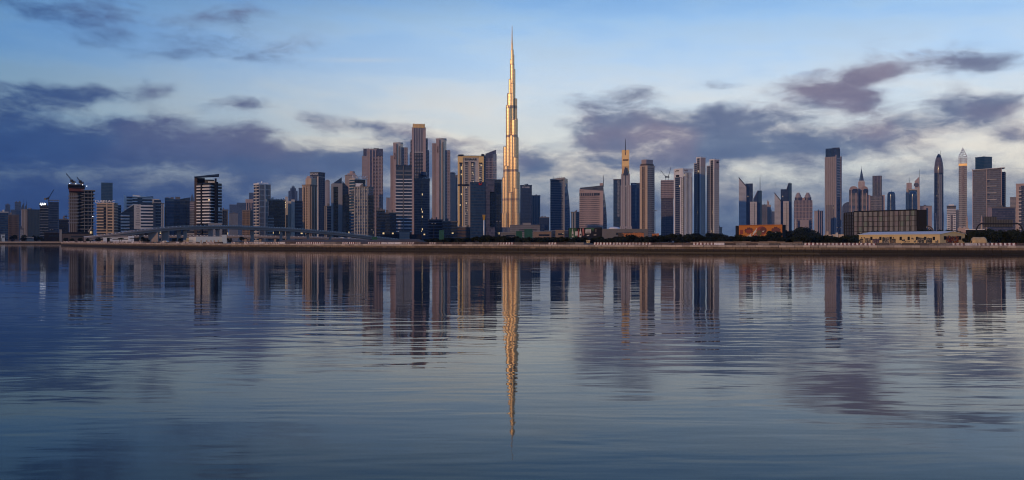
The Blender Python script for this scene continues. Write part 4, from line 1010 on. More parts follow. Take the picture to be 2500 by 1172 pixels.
# ---- hotel block; its golden light is put into the pier colour
D = 1900
t = bld('hotel_tower', 'broad gold lit cream hotel block with dark window columns and lettering on its brow', D, 1117.5, None, 1181, 381, 'concrete_pale', None, kit=0, roof='dark', depth=34)
q = t.q; w = lambda p: (p - 1117.5) / 63.5
t.panel('sun_tint_pier', q, 0, 0, w(1131), t.Z(552), t.Z(382), 'sun_tint_gold', 1.6); t.panel('sun_tint_pier', q, 0, w(1169), 1, t.Z(552), t.Z(382), 'sun_tint_gold', 1.6); t.panel('sun_tint_brow', q, 0, w(1131), w(1169), t.Z(384.6), t.Z(382), 'sun_tint_gold', 1.6)
for a, b, y in ((1122, 1128, 398), (1135.5, 1141.5, 397), (1151, 1157, 397), (1170, 1176.5, 398)):
    t.panel('window_column', q, 0, w(a), w(b), t.Z(550), t.Z(y), 'glass_lit', 1.9); qq = quad(a - .6, None, b + .6, D - 2, depth=1.6); t.bands('balcony_rails', qq, t.Z(550), t.Z(y), 'concrete_pale', 3.7, .32, .5)
    t.panel('arch_head', q, 0, w(a - .8), w(b + .8), t.Z(y + 2.4), t.Z(y - 1), 'dark', 2.4)
t.panel('centre_spine', q, 0, w(1143), w(1150), t.Z(552), t.Z(394), 'sand', 1.1)
t.panel('dark_belt', q, 0, w(1117.5), w(1145), t.Z(454), t.Z(450), 'dark', 2.6)
t.text('EMAAR', q, 0, .5, t.Z(389.5), 4.6, 'dark', 1.0, sx=1.25)
for a, b, y in ((1119, 1132, 376), (1175, 1183, 375)): t.prism('roof_house', quad(a, None, b, D + 10, depth=12), t.z1, t.Z(y), 'dark')
t.bands('side_balconies', quad(1180.5, None, 1185.5, D + 10, depth=24), GZ, t.Z(378), 'grey', 3.7, .35, .5); t.prism('side_wall', quad(1181, None, 1185, D + 11, depth=22), GZ, t.Z(378), 'glass_violet')
D = 2900
t = Tower('glass_tower', 'violet glass tower with curved slanting roof behind the gold lit hotel block', D, 1198)
t.prism('wall', quad(1183, None, 1203, D, depth=36), GZ, [t.Z(380), t.Z(372), t.Z(372), t.Z(380)], 'glass_violet'); q = quad(1185, None, 1211, D + 6, depth=30); t.part('sail_roof', MB().prism(q, GZ, [t.Z(375), t.Z(365), t.Z(365), t.Z(375)]), 'glass_violet')
t.prism('right_wing', quad(1203, None, 1212.5, D - 4, depth=30), GZ, t.Z(376), 'glass_bright'); t.fins('ribs', quad(1184, None, 1204, D - 2, depth=6), GZ, t.Z(386), 'mauve_stone', 6, .35, .8, (0,)); t.bands('floor_lines', quad(1184, None, 1212, D - 5, depth=6), GZ, t.Z(390), 'mauve_stone', 7.6, .22, .4)
# ---- dark mesh front block before the giant tower
D = 1200
t = Tower('glass_tower', 'dark blue latticed glass block joined to a mottled violet wing with a red mark', D, 1186)
q = quad(1148, None, 1184, D, depth=28); t.prism('glass_block', q, GZ, t.Z(445.5), 'glass_blue'); t.fins('lattice', q, GZ, t.Z(446), 'navy_metal', 14, .22, .5, (0,)); t.bands('lattice', q, GZ, t.Z(446), 'navy_metal', 4.2, .25, .4, (0,)); t.prism('parapet', grow(q, .5), t.Z(446.5), t.Z(444.5), 'navy_metal')
t.squiggle(q, 0, .60, .78, t.Z(450.5), 3.2, 'red_paint', 1.0, 4, 'red_mark')
q2 = quad(1184, None, 1207, D + 3, depth=26); t.prism('mottled_wing', quad(1184, None, 1196, D + 2, depth=26), GZ, t.Z(440), 'glass_violet'); t.prism('mottled_bridge', quad(1184, None, 1207, D + 1.5, depth=26), t.Z(468), t.Z(440), 'glass_violet'); t.prism('mottled_foot', quad(1190, None, 1208, D, depth=20), GZ, t.Z(555), 'glass_violet')
t.prism('rear_tower', quad(1183, None, 1225, D + 34, depth=30), GZ, t.Z(436), 'glass_navy'); t.prism('rear_parapet', quad(1182.5, None, 1225.5, D + 33, depth=32), t.Z(437), t.Z(434), 'navy_metal'); t.prism('dark_wing', quad(1197, None, 1225, D + 12, depth=24), GZ, t.Z(449), 'glass_black'); t.fins('wing_ribs', quad(1197, None, 1225, D + 12, depth=24), GZ, t.Z(449), 'navy_metal', 8, .2, .5, (0,))
# ---- low dark blocks under them
for (x0, x1, y, D, m, lab) in ((919, 940, 513, 1250, 'glass_black', 'dark low glass block with sloped roof beside the ribbed blue block'), (938, 967, 520, 1280, 'glass_black', 'dark wide low block left of the white banded tower'),
        (1046, 1080, 537, 1300, 'dark', 'dark flat podium right of the lit column tower'), (1080, 1117, 541, 1260, 'glass_black', 'dark podium with pale floor lines before the gold lit hotel'), (1117, 1150, 556, 1240, 'dark_brown', 'brown low plinth under the gold lit hotel')):
    t = bld('podium_building', lab, D, x0, None, x1, y, m, ('b', 'navy_metal', .3, .3, 4.5), kit=2, cat='building')
t.root['label'] = 'brown low plinth under the gold lit hotel'
t = bld('podium_building', 'pale ribbed podium under the white banded tower', 1200, 975, None, 1000, 565, 'grey', ('b', 'concrete', .35, .4, 3.2), kit=0, cat='building')
t.prism('wing', quad(935, None, 1030, 1206, depth=20), GZ, t.Z(572), 'dark')

# ---------------------------------------------------------------- the giant tower
D = 3443
t = Tower('skyscraper', 'immensely tall stepped steel and glass spire tower glowing gold, far above every other', D, 1250)
S = D / FPX
tiers = [  # centre column, half width (photograph pixels), top row, distance behind the front (m)
    (1229.5, 5.0, 520, 26), (1231, 5.2, 433, 28), (1234.5, 5.8, 357, 30), (1241, 6.0, 255, 34), (1246, 4.2, 190, 38), (1247.6, 2.6, 141, 42),
    (1265.5, 5.0, 520, 24), (1264, 4.8, 420, 26), (1261, 5.0, 334, 32), (1259.5, 4.6, 288, 34), (1258, 4.6, 238, 38), (1254.2, 4.0, 165, 42), (1253.4, 2.2, 129, 43),
    (1262.5, 6.8, 520, 2), (1261, 6.6, 460, 6), (1258.5, 6.4, 384, 12), (1255, 6.6, 292, 18), (1251.2, 3.3, 201, 26),
    (1242, 6.6, 262, 22), (1246.5, 8.6, 226, 34), (1237, 5.6, 405, 16), (1250, 5.8, 330, 16), (1247, 6.0, 470, 10), (1235, 5.6, 520, 8),
    (1251, 5.0, 153, 40), (1250.6, 3.5, 117, 42), (1250.4, 2.1, 100, 42)]
for px, r, ty, dd in tiers:
    Dd = D + dd; cyl(t, 'tier', px, r, Dd, GZ, t.Z(ty), 'steel_glass', 26)
    c = circle(pxX(px, Dd), Dd, r * S * 1.0, 26)
    mb = MB()
    for i in range(0, 26, 2):      # polished vertical ribs
        x, y = c[i]; k = 1.012; x = pxX(px, Dd) + (x - pxX(px, Dd)) * k; y = Dd + (y - Dd) * k
        mb.bar((x, y, GZ), (x, y, t.Z(ty) + 1.0), .22, 4)
    t.part('ribs', mb, 'steel_glass', t.root.children[-1])
    for y0, y1 in ((255, 262), (328, 334.5), (413, 418.5), (484, 489.5)):
        if ty < y0 - 1: cyl(t, 'plant_floor', px, r * 1.02, Dd, t.Z(y1), t.Z(y0), 'bronze', 26)
    if ty > 88: cyl(t, 'tier_rail', px, r * 1.01, Dd, t.Z(ty + .6), t.Z(ty - .8), 'bronze', 26)
t.part('spire', MB().lathe(pxX(1250.2, D + 42), D + 42, [(1.9 * S, t.Z(118)), (1.7 * S, t.Z(96)), (1.35 * S, t.Z(87)), (1.05 * S, t.Z(72)), (.55 * S, t.Z(56))], 12), 'steel_glass')
t.prism('podium', quad(1222, None, 1276, D - 14, depth=70), GZ, t.Z(555), 'glass_navy'); t.fins('podium_ribs', quad(1222, None, 1276, D - 14, depth=70), GZ, t.Z(555), 'grey', 18, .4, .8, (0,))

# ---- right of it
D = 2400
t = bld('glass_tower', 'dark blue glass slab with small pale lettering just right of the giant tower', D, 1270, None, 1298.5, 452.5, 'glass_navy', ('b', 'navy_metal', .25, .4), kit=2, roof='navy_metal')
t.text('EMAAR', t.q, 0, .5, t.Z(457.5), 4.2, 'white', .7, sx=1.05)
t = bld('glass_tower', 'shorter blue grey slab adjoining the dark lettered slab', 2450, 1298, None, 1319, 477.5, 'glass_teal', ('f', 'grey', 4, .3, .6), kit=1)
t = bld('office_building', 'low blue block stepping down right of the blue grey slab', 2300, 1316, None, 1341, 531, 'glass_navy', ('b', 'navy_metal', .3, .3), cat='building')
t.prism('lower_step', quad(1305, None, 1330, 2290), GZ, t.Z(547), 'glass_navy')
# curved tower
D = 2100
t = Tower('curved_tower', 'smooth curved blue glass tower with chequered upper panes and bowed right side', D, 1367)
pts = [(pxX(1343.5, D + 4), D + 4), (pxX(1377, D - 6), D - 6)]
q = quad(1343.5, 1378, 1386, D, 14); t.prism('wall', q, GZ, [t.Z(437), t.Z(433.5), t.Z(436), t.Z(437)], 'glass_navy')
t.fins('mullions', q, GZ, t.Z(441), 'navy_metal', 13, .2, .5, (0,)); t.bands('floor_lines', q, GZ, t.Z(441), 'grey', 4.0, .2, .35, (0,)); t.panel('corner_blade', q, 0, .93, 1.02, GZ, t.Z(433), 'grey', .9)
t.part('pale_brow', MB().prism(quad(1343, None, 1378.5, D - 1.5, depth=6), [t.Z(440.5), t.Z(438), t.Z(438), t.Z(440.5)], [t.Z(437), t.Z(433), t.Z(433), t.Z(437)]), 'concrete')
mb = MB(); R0 = 9   # bowed side: outline leans in towards the top
V = []; F = []
for i in range(R0 + 1):
    s = i / R0; z = GZ + (t.Z(437) - GZ) * s; px = 1391.5 - 11.5 * s ** 4.5
    V += [(pxX(1377, D + 3), D + 3, z), (pxX(px, D + 16), D + 16, z), (pxX(px, D + 40), D + 40, z)]
for i in range(R0):
    for j in range(2): F.append([i * 3 + j, i * 3 + j + 1, i * 3 + 3 + j + 1, i * 3 + 3 + j])
F.append([R0 * 3, R0 * 3 + 1, R0 * 3 + 2]); t.part('bowed_side', MB().add(V, F), 'glass_blue')
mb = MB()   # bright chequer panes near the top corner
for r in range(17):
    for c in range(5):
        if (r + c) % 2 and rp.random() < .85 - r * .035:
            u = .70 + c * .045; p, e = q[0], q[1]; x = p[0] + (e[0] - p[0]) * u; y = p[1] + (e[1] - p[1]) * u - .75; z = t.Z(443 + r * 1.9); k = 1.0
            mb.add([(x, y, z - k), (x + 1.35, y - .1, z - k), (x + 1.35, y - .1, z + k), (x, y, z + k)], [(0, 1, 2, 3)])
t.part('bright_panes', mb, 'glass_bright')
for a in (1352, 1362, 1366, 1371): t.mast(a, 14, 429.5, 437, .6)
t = bld('office_building', 'small grey blue block with pale side left of the pink granite hotel', 1900, 1394.5, 1407, 1416, 518, 'glass_teal', ('f', 'grey', 2, .5, .4), ('f', 'glass_navy', 3, .4, .3), cat='building')
# pink granite hotel with slanted glass brow
D = 1750
t = Tower('hotel_tower', 'pink granite gridded hotel slab with slanted glass brow and a thin roof mast', D, 1445)
q = quad(1414.5, None, 1472.5, D, depth=26); t.prism('wall', q, GZ, t.Z(466), 'glass_smoke'); t.fins('granite_grid', q, GZ, t.Z(477), 'pink_stone', 22, .44, .5, (0,)); t.bands('granite_bands', q, GZ, t.Z(477), 'pink_stone', 3.7, .40, .42, (0,))
t.part('granite_brow', MB().prism(quad(1414.5, None, 1473, D - 1.2, depth=8), t.Z(471), [t.Z(462), t.Z(466), t.Z(466), t.Z(462)]), 'pink_stone'); t.panel('loggia', q, 0, .0, .62, t.Z(478), t.Z(471), 'glass_smoke', 1.3); t.panel('end_pier', q, 0, .86, 1.0, GZ, t.Z(470), 'pink_stone', 1.4)
[t.panel('loggia_post', q, 0, .04 + k * .078, .06 + k * .078, t.Z(478), t.Z(471), 'pink_stone', 1.8) for k in range(8)]; t.squiggle(q, 0, .03, .19, t.Z(466.4), 1.7, 'dark_brown', 1.5)
t.part('glass_brow', MB().prism(quad(1416, None, 1472, D + 3, depth=18), t.Z(472), [t.Z(458), t.Z(452.5), t.Z(452.5), t.Z(458)]), 'glass_grey'); t.prism('lift_tower', quad(1464, None, 1473, D + 12, depth=8), t.Z(470), t.Z(446), 'pink_stone'); t.mast(1473, 12, 427, 455, .9, 'steel_dark')
V = []; F = []
for i in range(9):
    s = i / 8; z = GZ + (t.Z(455) - GZ) * s; px = 1481.5 - 8.5 * max(0, (s - .3) / .7) ** 2.0
    V += [(pxX(1472, D + 4), D + 4, z), (pxX(px, D + 18), D + 18, z), (pxX(px, D + 40), D + 40, z)]
for i in range(8):
    for j in range(2): F.append([i * 3 + j, i * 3 + j + 1, i * 3 + 3 + j + 1, i * 3 + 3 + j])
t.part('sail_side', MB().add(V, F), 'glass_navy')
# spired stone tower with glass neighbours
t = bld('glass_tower', 'blue glass tower with painted sun glints left of the spired stone tower', 2500, 1497.5, None, 1517, 438, 'glass_blue', ('b', 'navy_metal', .3, .4), kit=0)
t.panel('painted_glint_bay', t.q, 0, .50, .78, t.Z(530), t.Z(440), 'glass_bright', .5)  # sun glints put into the pane colour as paler glass
t = bld('glass_tower', 'blue glass tower with small pale sign right of the spired stone tower', 2480, 1540, None, 1562, 447.5, 'glass_blue', ('b', 'navy_metal', .3, .4), kit=0)
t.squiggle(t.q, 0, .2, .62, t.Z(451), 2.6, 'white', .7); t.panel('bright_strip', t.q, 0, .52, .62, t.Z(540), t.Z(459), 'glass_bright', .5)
D = 2450
t = Tower('spired_tower', 'slender stepped stone tower with crown slab tinted like golden sunlight and needle spire', D, 1527)
for a, b, y, dd, m in ((1515, 1541, 453, 0, 'mauve_stone'), (1516.5, 1538, 424, 6, 'mauve_stone'), (1518, 1536, 367, 12, 'pink_stone'), (1513, 1543, 553, -4, 'mauve_stone')):
    q = quad(a, None, b, D + dd, depth=30); t.prism('stage', q, GZ, t.Z(y), m); t.fins('stage_ribs', q, GZ, t.Z(y - .6), 'concrete_pale' if y > 400 else 'sun_tint_gold', 6, .42, 1.0, (0,)); t.panel('window_slot', q, 0, .38, .62, GZ, t.Z(y + 4), 'glass_smoke', .6)
t.prism('crown_slab', quad(1518.5, None, 1525.8, D + 10, depth=10), t.Z(380), t.Z(365), 'sun_tint_gold'); t.prism('crown_slab', quad(1528, None, 1536.3, D + 10, depth=10), t.Z(380), t.Z(365), 'sun_tint_gold')
t.prism('sun_tint_front', quad(1519, None, 1536, D + 9, depth=3), t.Z(406), t.Z(378), 'sun_tint_gold'); t.panel('dark_belt', quad(1519, None, 1536, D + 9, depth=3), 0, .1, .9, t.Z(391.5), t.Z(388.5), 'dark', .6); t.part('sharp_gable', MB().prism(quad(1521, None, 1534, D + 4, depth=6), t.Z(428), t.Z(409), top=quad(1526, None, 1528.4, D + 4, depth=6)), 'glass_smoke')
t.mast(1526.8, 16, 338, 378, 1.5, 'steel_dark', 'spire')
# beige twin faced tower
D = 1750
t = bld('residential_tower', 'tall beige tower with dark vertical slots and a smooth brown top box', D, 1562.5, 1581, 1598, 405, 'sand', None, ('g', 'concrete', 6, .3, .35), yaw=40, kit=0, roof='sand')
t.fins('dark_slots', t.q, GZ, t.Z(406), 'glass_black', 3, .42, .5, (0,), pad=.28); t.panel('beige_pier', t.q, 0, 0, .28, GZ, t.Z(405), 'beige', .7); t.panel('beige_pier', t.q, 0, .76, 1, GZ, t.Z(405), 'beige', .7)
t.panel('dark_face', t.q, 1, .02, .98, GZ, t.Z(408), 'glass_smoke', .25); t.bands('belt', t.q, t.Z(460), t.Z(458), 'concrete', 3, .4, 1.0)
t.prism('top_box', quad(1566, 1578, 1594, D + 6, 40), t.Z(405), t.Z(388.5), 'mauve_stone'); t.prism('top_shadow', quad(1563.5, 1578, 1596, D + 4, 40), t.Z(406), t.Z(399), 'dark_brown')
# under construction
D = 2000
t = bld('unfinished_tower', 'purple netted tower under construction with two cranes behind the white framed tower', D, 1614, None, 1644, 441, 'glass_violet', ('b', 'concrete_dark', .18, 1.0, 4.1), kit=0, roof=None)
t.prism('safety_net', quad(1613.3, None, 1644.7, D - 2, depth=24), t.Z(484), t.Z(440), 'mauve_stone'); t.fins('net_poles', quad(1613.3, None, 1644.7, D - 2, depth=24), t.Z(486), t.Z(439), 'rust_red', 9, .08, .3, (0,)); t.bands('net_lines', quad(1613.3, None, 1644.7, D - 2, depth=24), t.Z(484), t.Z(440), 'glass_violet', 4.1, .3, .4)
t.fins('columns', t.q, GZ, t.Z(485), 'concrete_dark', 7, .12, .9, (0,))
crane('luffing crane leaning left on the purple netted tower', 1625, 437, D + 10, 1613, 416, 1629); crane('steep luffing crane leaning right on the purple netted tower', 1632, 437, D + 14, 1638, 408, 1627)
# white framed tower
D = 1600
t = bld('office_tower', 'white framed blue glass tower with vertical white ribs and two small roof signs', D, 1646, 1667, 1691, 412, 'white', None, None, yaw=48, kit=0, roof='white')
t.panel('glass_face', t.q, 0, .14, .86, GZ, t.Z(432), 'glass_navy', .4); t.bands('floor_lines', t.q, GZ, t.Z(432), 'grey', 3.7, .2, .7, (0,)); t.panel('white_pier', t.q, 0, 0, .14, GZ, t.Z(412), 'white', 1.0); t.panel('corner_slot', t.q, 0, .72, .84, GZ, t.Z(433), 'white_band', 1.0)
t.panel('dark_face', t.q, 1, .0, .92, GZ, t.Z(431), 'glass_black', .3); t.fins('white_ribs', t.q, GZ, t.Z(422), 'white', 7, .38, 1.2, (1,), pad=.04); t.panel('top_slot', t.q, 0, .22, .6, t.Z(431), t.Z(426), 'dark', .4); t.panel('top_slot', t.q, 1, .15, .78, t.Z(432), t.Z(421), 'glass_smoke', .5)
t.squiggle(t.q, 0, .12, .56, t.Z(416.8), 2.6, 'dark_brown', .8); t.squiggle(t.q, 1, .10, .46, t.Z(416.8), 2.4, 'brown', .8, 8)
t.prism('roof_house', quad(1672, None, 1682, D + 14, depth=6), t.z1, t.Z(410), 'dark')
# twin stepped towers
for (x0, xs, xc, x1, y1, y2, lab) in ((1694, 1701.5, 1710.5, 1722, 397.5, 384, 'stepped white framed tower with blue glass strips, taller of the twin pair'), (1725, 1734, 1744, 1755.5, 404, 389, 'stepped white framed tower with blue glass and dark roof sign, lower of the twins')):
    D = 1650; t = Tower('office_tower', lab, D, (x0 + x1) / 2)
    q = quad(xs - 1, xc, x1, D, 45); t.prism('wall', q, GZ, t.Z(y2), 'concrete_pale'); ql = quad(x0, None, xs + 1, D + 3, depth=20); t.prism('low_stage', ql, GZ, t.Z(y1), 'concrete_pale')
    t.panel('glass_strip', q, 0, .22, .84, GZ, t.Z(y2 + 2.5), 'glass_navy', .35); t.bands('floor_lines', q, GZ, t.Z(y2 + 2.5), 'concrete', 3.7, .28, .6, (0,)); t.panel('glass_strip', ql, 0, .15, .85, GZ, t.Z(y1 + 2), 'glass_navy', .35); t.bands('floor_lines', ql, GZ, t.Z(y1 + 2), 'concrete', 3.7, .28, .6, (0,))
    t.panel('white_pier', q, 0, .86, 1.0, GZ, t.Z(y2), 'white', .9); t.panel('white_pier', q, 0, .0, .2, GZ, t.Z(y2), 'white', .9); t.panel('grey_face', q, 1, .0, 1.0, GZ, t.Z(y2 + 22), 'grey', .3); t.bands('side_lines', q, GZ, t.Z(y2 + 22), 'concrete_pale', 3.7, .3, .6, (1,)); t.fins('side_ribs', q, GZ, t.Z(y2 + 22), 'concrete_pale', 5, .25, .7, (1,))
    t.prism('parapet', grow(q, .5), t.Z(y2 + 1), t.Z(y2 - 1), 'white'); t.panel('brow', q, 1, 0, 1, t.Z(y2 + 22), t.Z(y2 + 1), 'pink_stone', .5)
    if x0 > 1720: t.squiggle(q, 1, .42, .88, t.Z(397), 3.0, 'dark', .9)
    for a in (xc - 4, xc + 3): t.mast(a, 8, y2 - 4, y2, .4)
t = bld('apartment_tower', 'small stepped pinkish house block right of the twin stepped towers', 1700, 1754, None, 1763, 556, 'sand', ('b', 'concrete', .4, .3), cat='building', kit=1)
# ---- blade towers
D = 3000
for (L0, L1, yl0, yl1, N0, N1, yn, C0, C1, yc, S0, S1, ys0, ys1, lab) in (
        (1804, 1822, 433, 455, 1820, 1838, 447.5, 1831, 1848, 493, 1839, 1860, 486, 465, 'cluster of pale and navy blade towers with slashed sloping tops, left of its twin'),
        (1891, 1906, 470, 490, 1906, 1922, 461.5, 1912, 1926, 491.5, 1920, 1933, 462, 447, 'cluster of pale and navy blade towers with slashed sloping tops, near the twin crowned tower')):
    t = Tower('blade_towers', lab, D, (L0 + S1) / 2)
    q = quad(L0, None, L1, D, depth=34); t.part('pale_blade', MB().prism(q, GZ, [t.Z(yl0), t.Z(yl1), t.Z(yl1), t.Z(yl0)]), 'silver'); t.bands('blade_lines', q, GZ, t.Z(yl1), 'grey', 4, .25, .3, (0,))
    t.part('blade_coping', MB().prism(quad(L0 - .3, None, L1 + .6, D - 1, depth=36), [t.Z(yl0 + 2.2), t.Z(yl1 + 2.2), t.Z(yl1 + 2.2), t.Z(yl0 + 2.2)], [t.Z(yl0 - .8), t.Z(yl1 - .8), t.Z(yl1 - .8), t.Z(yl0 - .8)]), 'steel_dark')
    t.prism('navy_blade', quad(N0, None, N1, D + 12, depth=34), GZ, t.Z(yn), 'glass_navy'); q = quad(S0, None, S1, D + 6, depth=34)
    m_ = (S0 + S1) / 2 + (0 if L0 < 1850 else -2); t.part('sloped_blade', MB().prism(quad(S0, None, m_, D + 6, depth=34), GZ, [t.Z(ys0), t.Z(ys1), t.Z(ys1), t.Z(ys0)]), 'glass_navy'); t.prism('sloped_blade', quad(m_, None, S1, D + 8, depth=30), GZ, t.Z(ys1), 'glass_teal')
    t.part('slope_coping', MB().prism(quad(S0, None, m_ + .5, D + 4, depth=4), [t.Z(ys0 + 3), t.Z(ys1 + 3), t.Z(ys1 + 3), t.Z(ys0 + 3)], [t.Z(ys0 - .8), t.Z(ys1 - .8), t.Z(ys1 - .8), t.Z(ys0 - .8)]), 'concrete_dark')
    q = quad(C0, None, C1, D - 8, depth=22); t.prism('pale_front', q, GZ, t.Z(yc), 'concrete_pale'); t.panel('dark_seam', q, 0, .60, .66, GZ, t.Z(yc + 4), 'steel_dark', .4); t.bands('front_lines', q, GZ, t.Z(yc), 'concrete', 8, .08, .3, (0,))
    for a in (L0 + 1.5, S1 - 5, S1 - 3): t.mast(a, 10, min(yl0, ys1) - 2.5, min(yl0, ys1) + 8 if a < N0 else ys1 + 3, .5)
D = 3300
t = Tower('apartment_tower', 'pink stepped tower with pointed crown between the two blade clusters', D, 1877)
for a, b, y in ((1869, 1884, 512), (1871, 1882, 500), (1873, 1878, 492)): q = quad(a, None, b, D); t.prism('stage', q, GZ, t.Z(y), 'pink_stone'); t.fins('ribs', q, GZ, t.Z(y), 'sand', 4, .4, .8, (0,))
t.mast(1874.5, 10, 487, 494, 4, 'pink_stone', 'crown', .4)
t = bld('glass_tower', 'grey blue tower with angled roof right beside the left blade cluster', 3250, 1860, None, 1872, 500, 'glass_grey', ('b', 'grey', .3, .4), kit=1)
t = bld('glass_tower', 'hazy blue low slab between pink pointed tower and right blade cluster', 3400, 1882, None, 1893, 517, 'glass_haze_tint', ('f', 'far_blue', 3, .3, .4), kit=1)
# twin crowned tower
D = 2900
t = Tower('twin_crown_tower', 'mauve ribbed tower ending in two rounded stepped turrets', D, 1961)
q = quad(1938.5, None, 1983.5, D, depth=40); t.prism('wall', q, GZ, t.Z(489), 'mauve_stone'); t.fins('ribs', q, GZ, t.Z(489), 'glass_violet', 13, .45, .8, (0,)); t.bands('floor_lines', q, GZ, t.Z(490), 'pink_stone', 12, .12, 1.0)
for c in (1949, 1972):
    for r, y in ((8.3, 480), (6.4, 476), (4.8, 472.5), (3.4, 470)): cyl(t, 'turret_stage', c, r, D + 14, t.Z(492), t.Z(y), 'mauve_stone', 16)
    t.part('turret_ribs', MB().prism(circle(pxX(c, D + 14), D + 14, 8.5 * D / FPX, 16), t.Z(489), t.Z(482)), 'glass_violet')
t.prism('link', quad(1956, None, 1965, D + 10, depth=10), t.Z(490), t.Z(482.5), 'pink_stone'); t.prism('entrance_block', quad(1953, None, 1975, D - 20, depth=20), GZ, t.Z(537), 'mauve_stone'); t.prism('low_turret', quad(1941, None, 1944, D - 20, depth=8), GZ, t.Z(536), 'concrete_pale')
t = bld('apartment_tower', 'pale chequered apartment block with blue core right of the twin crowned tower', 2600, 1988, 1996, 2010, 515, 'pink_stone', ('g', 'concrete_pale', 4, .3, .3), ('f', 'glass_navy', 3, .5, .5), kit=2)
# tall slab
D = 2700
t = Tower('slab_tower', 'tall mauve slab tower with blue glass head and ladder striped right side', D, 2033)
q = quad(2013.5, 2040, 2054, D, 25); t.prism('wall', q, GZ, t.Z(382), 'mauve_stone'); t.fins('stone_ribs', q, GZ, t.Z(382), 'concrete', 5, .36, 1.6, (0,)); t.fins('glass_slots', q, GZ, t.Z(500), 'glass_navy', 4, .3, 1.0, (0,), pad=.12)
t.panel('glass_slot', q, 1, .18, .82, GZ, t.Z(480), 'glass_navy', .6); t.panel('ladder_bay', q, 1, .18, .82, t.Z(480), t.Z(382), 'glass_violet', .6); t.bands('ladder_rungs', q, t.Z(480), t.Z(381), 'pink_stone', 8.2, .35, 1.4, (1,)); t.panel('edge_pier', q, 1, .84, 1, GZ, t.Z(380), 'pink_stone', 1.8); t.panel('edge_pier', q, 1, 0, .16, GZ, t.Z(378), 'pink_stone', 1.8)
t.prism('glass_head', quad(2015.5, 2034, 2051, D + 6, 30), t.Z(383), t.Z(361.5), 'glass_blue'); t.fins('head_fins', quad(2015.5, 2034, 2051, D + 6, 30), t.Z(383), t.Z(361), 'navy_metal', 6, .25, .8, (0, 1)); t.prism('head_cap', quad(2032, None, 2050, D + 16, depth=14), t.Z(362), t.Z(359), 'navy_metal')
# domed glass, twin round headed towers, steeple tower
D = 3300
t = Tower('domed_tower', 'hazy blue glass tower with a rounded shoulder right of the tall mauve slab', D, 2066); P = [(2056, 505), (2058, 500), (2062, 496.5), (2068, 493.5), (2074, 493), (2080, 496)]
for (a, ya), (b, yb) in zip(P, P[1:]): t.part('glass_bay', MB().prism(quad(a, None, b, D, depth=30), GZ, [t.Z(ya), t.Z(yb), t.Z(yb), t.Z(ya)]), 'glass_haze_tint')
D = 3000
t = Tower('steeple_tower', 'pale stone tower with a tall pointed blue steeple between two round headed towers', D, 2103)
q = quad(2095, None, 2111.5, D + 40, depth=30); t.prism('wall', q, GZ, t.Z(442), 'pink_stone'); t.fins('ribs', q, GZ, t.Z(442), 'concrete_pale', 5, .4, .8, (0,)); t.prism('gable', quad(2096.5, None, 2110.5, D + 42, depth=20), t.Z(442), t.Z(439), 'concrete_pale')
c = circle(pxX(2103.2, D + 54), D + 54, 6.8 * D / FPX, 4, math.pi / 4); t.prism('steeple', c, t.Z(442), t.Z(409), 'glass_haze_tint', [(pxX(2103.2, D + 54) + (x - pxX(2103.2, D + 54)) * .06, D + 54 + (y - D - 54) * .06) for x, y in c]); t.mast(2103.2, 54, 402, 412, .6)
for a, b, lab in ((2073, 2095.5, 'round headed banded tower with arched crown window left of the steeple'), (2101.5, 2120, 'round headed banded tower with arched crown window right of the steeple')):
    t = Tower('round_headed_tower', lab, D, (a + b) / 2); q = quad(a, None, b, D, depth=34); t.prism('wall', q, GZ, t.Z(463), 'glass_grey'); t.bands('floor_bands', q, GZ, t.Z(474), 'concrete', 4, .35, .6, (0,)); t.fins('edge_piers', q, GZ, t.Z(464), 'pink_stone', 2, .22, 1.0, (0,))
    n = 8
    for i in range(n):   # barrel head
        s0, s1 = i / n, (i + 1) / n; f = lambda s: 463 - 8.5 * math.sqrt(max(0, 1 - (2 * s - 1) ** 2))
        t.part('arched_head', MB().prism(quad(a + (b - a) * s0, None, a + (b - a) * s1, D, depth=34), t.Z(464), [t.Z(f(s0)), t.Z(f(s1)), t.Z(f(s1)), t.Z(f(s0))]), 'pink_stone')
    t.prism('crown_window', quad(a + 6, None, b - 3, D - 2, depth=4), t.Z(471), t.Z(461), 'glass_navy'); t.panel('blue_base', q, 0, .1, .9, GZ, t.Z(502), 'glass_blue', .4)
t = Tower('office_tower', 'grey glass tower block on a wider pink shouldered base, flat topped', 2900, 2140); D = 2900
q = quad(2130, None, 2153, D, depth=36); t.prism('upper_wall', q, GZ, t.Z(429), 'glass_grey'); t.fins('ribs', q, t.Z(477), t.Z(430), 'concrete', 3, .12, .8, (0,)); t.panel('dark_top', q, 0, .1, .9, t.Z(446), t.Z(431), 'glass_violet', .5)
q = quad(2124, None, 2154, D - 6, depth=36); t.prism('lower_wall', q, GZ, t.Z(478), 'glass_grey'); t.fins('grid', q, GZ, t.Z(478), 'concrete', 10, .25, .6, (0,)); t.bands('grid_bands', q, GZ, t.Z(478), 'concrete', 8, .15, .5, (0,))
t.prism('pink_shoulder', quad(2120, None, 2125, D - 4, depth=30), GZ, t.Z(476), 'pink_stone'); t.prism('pink_shoulder', quad(2153, None, 2160, D - 4, depth=30), GZ, t.Z(476), 'pink_stone')
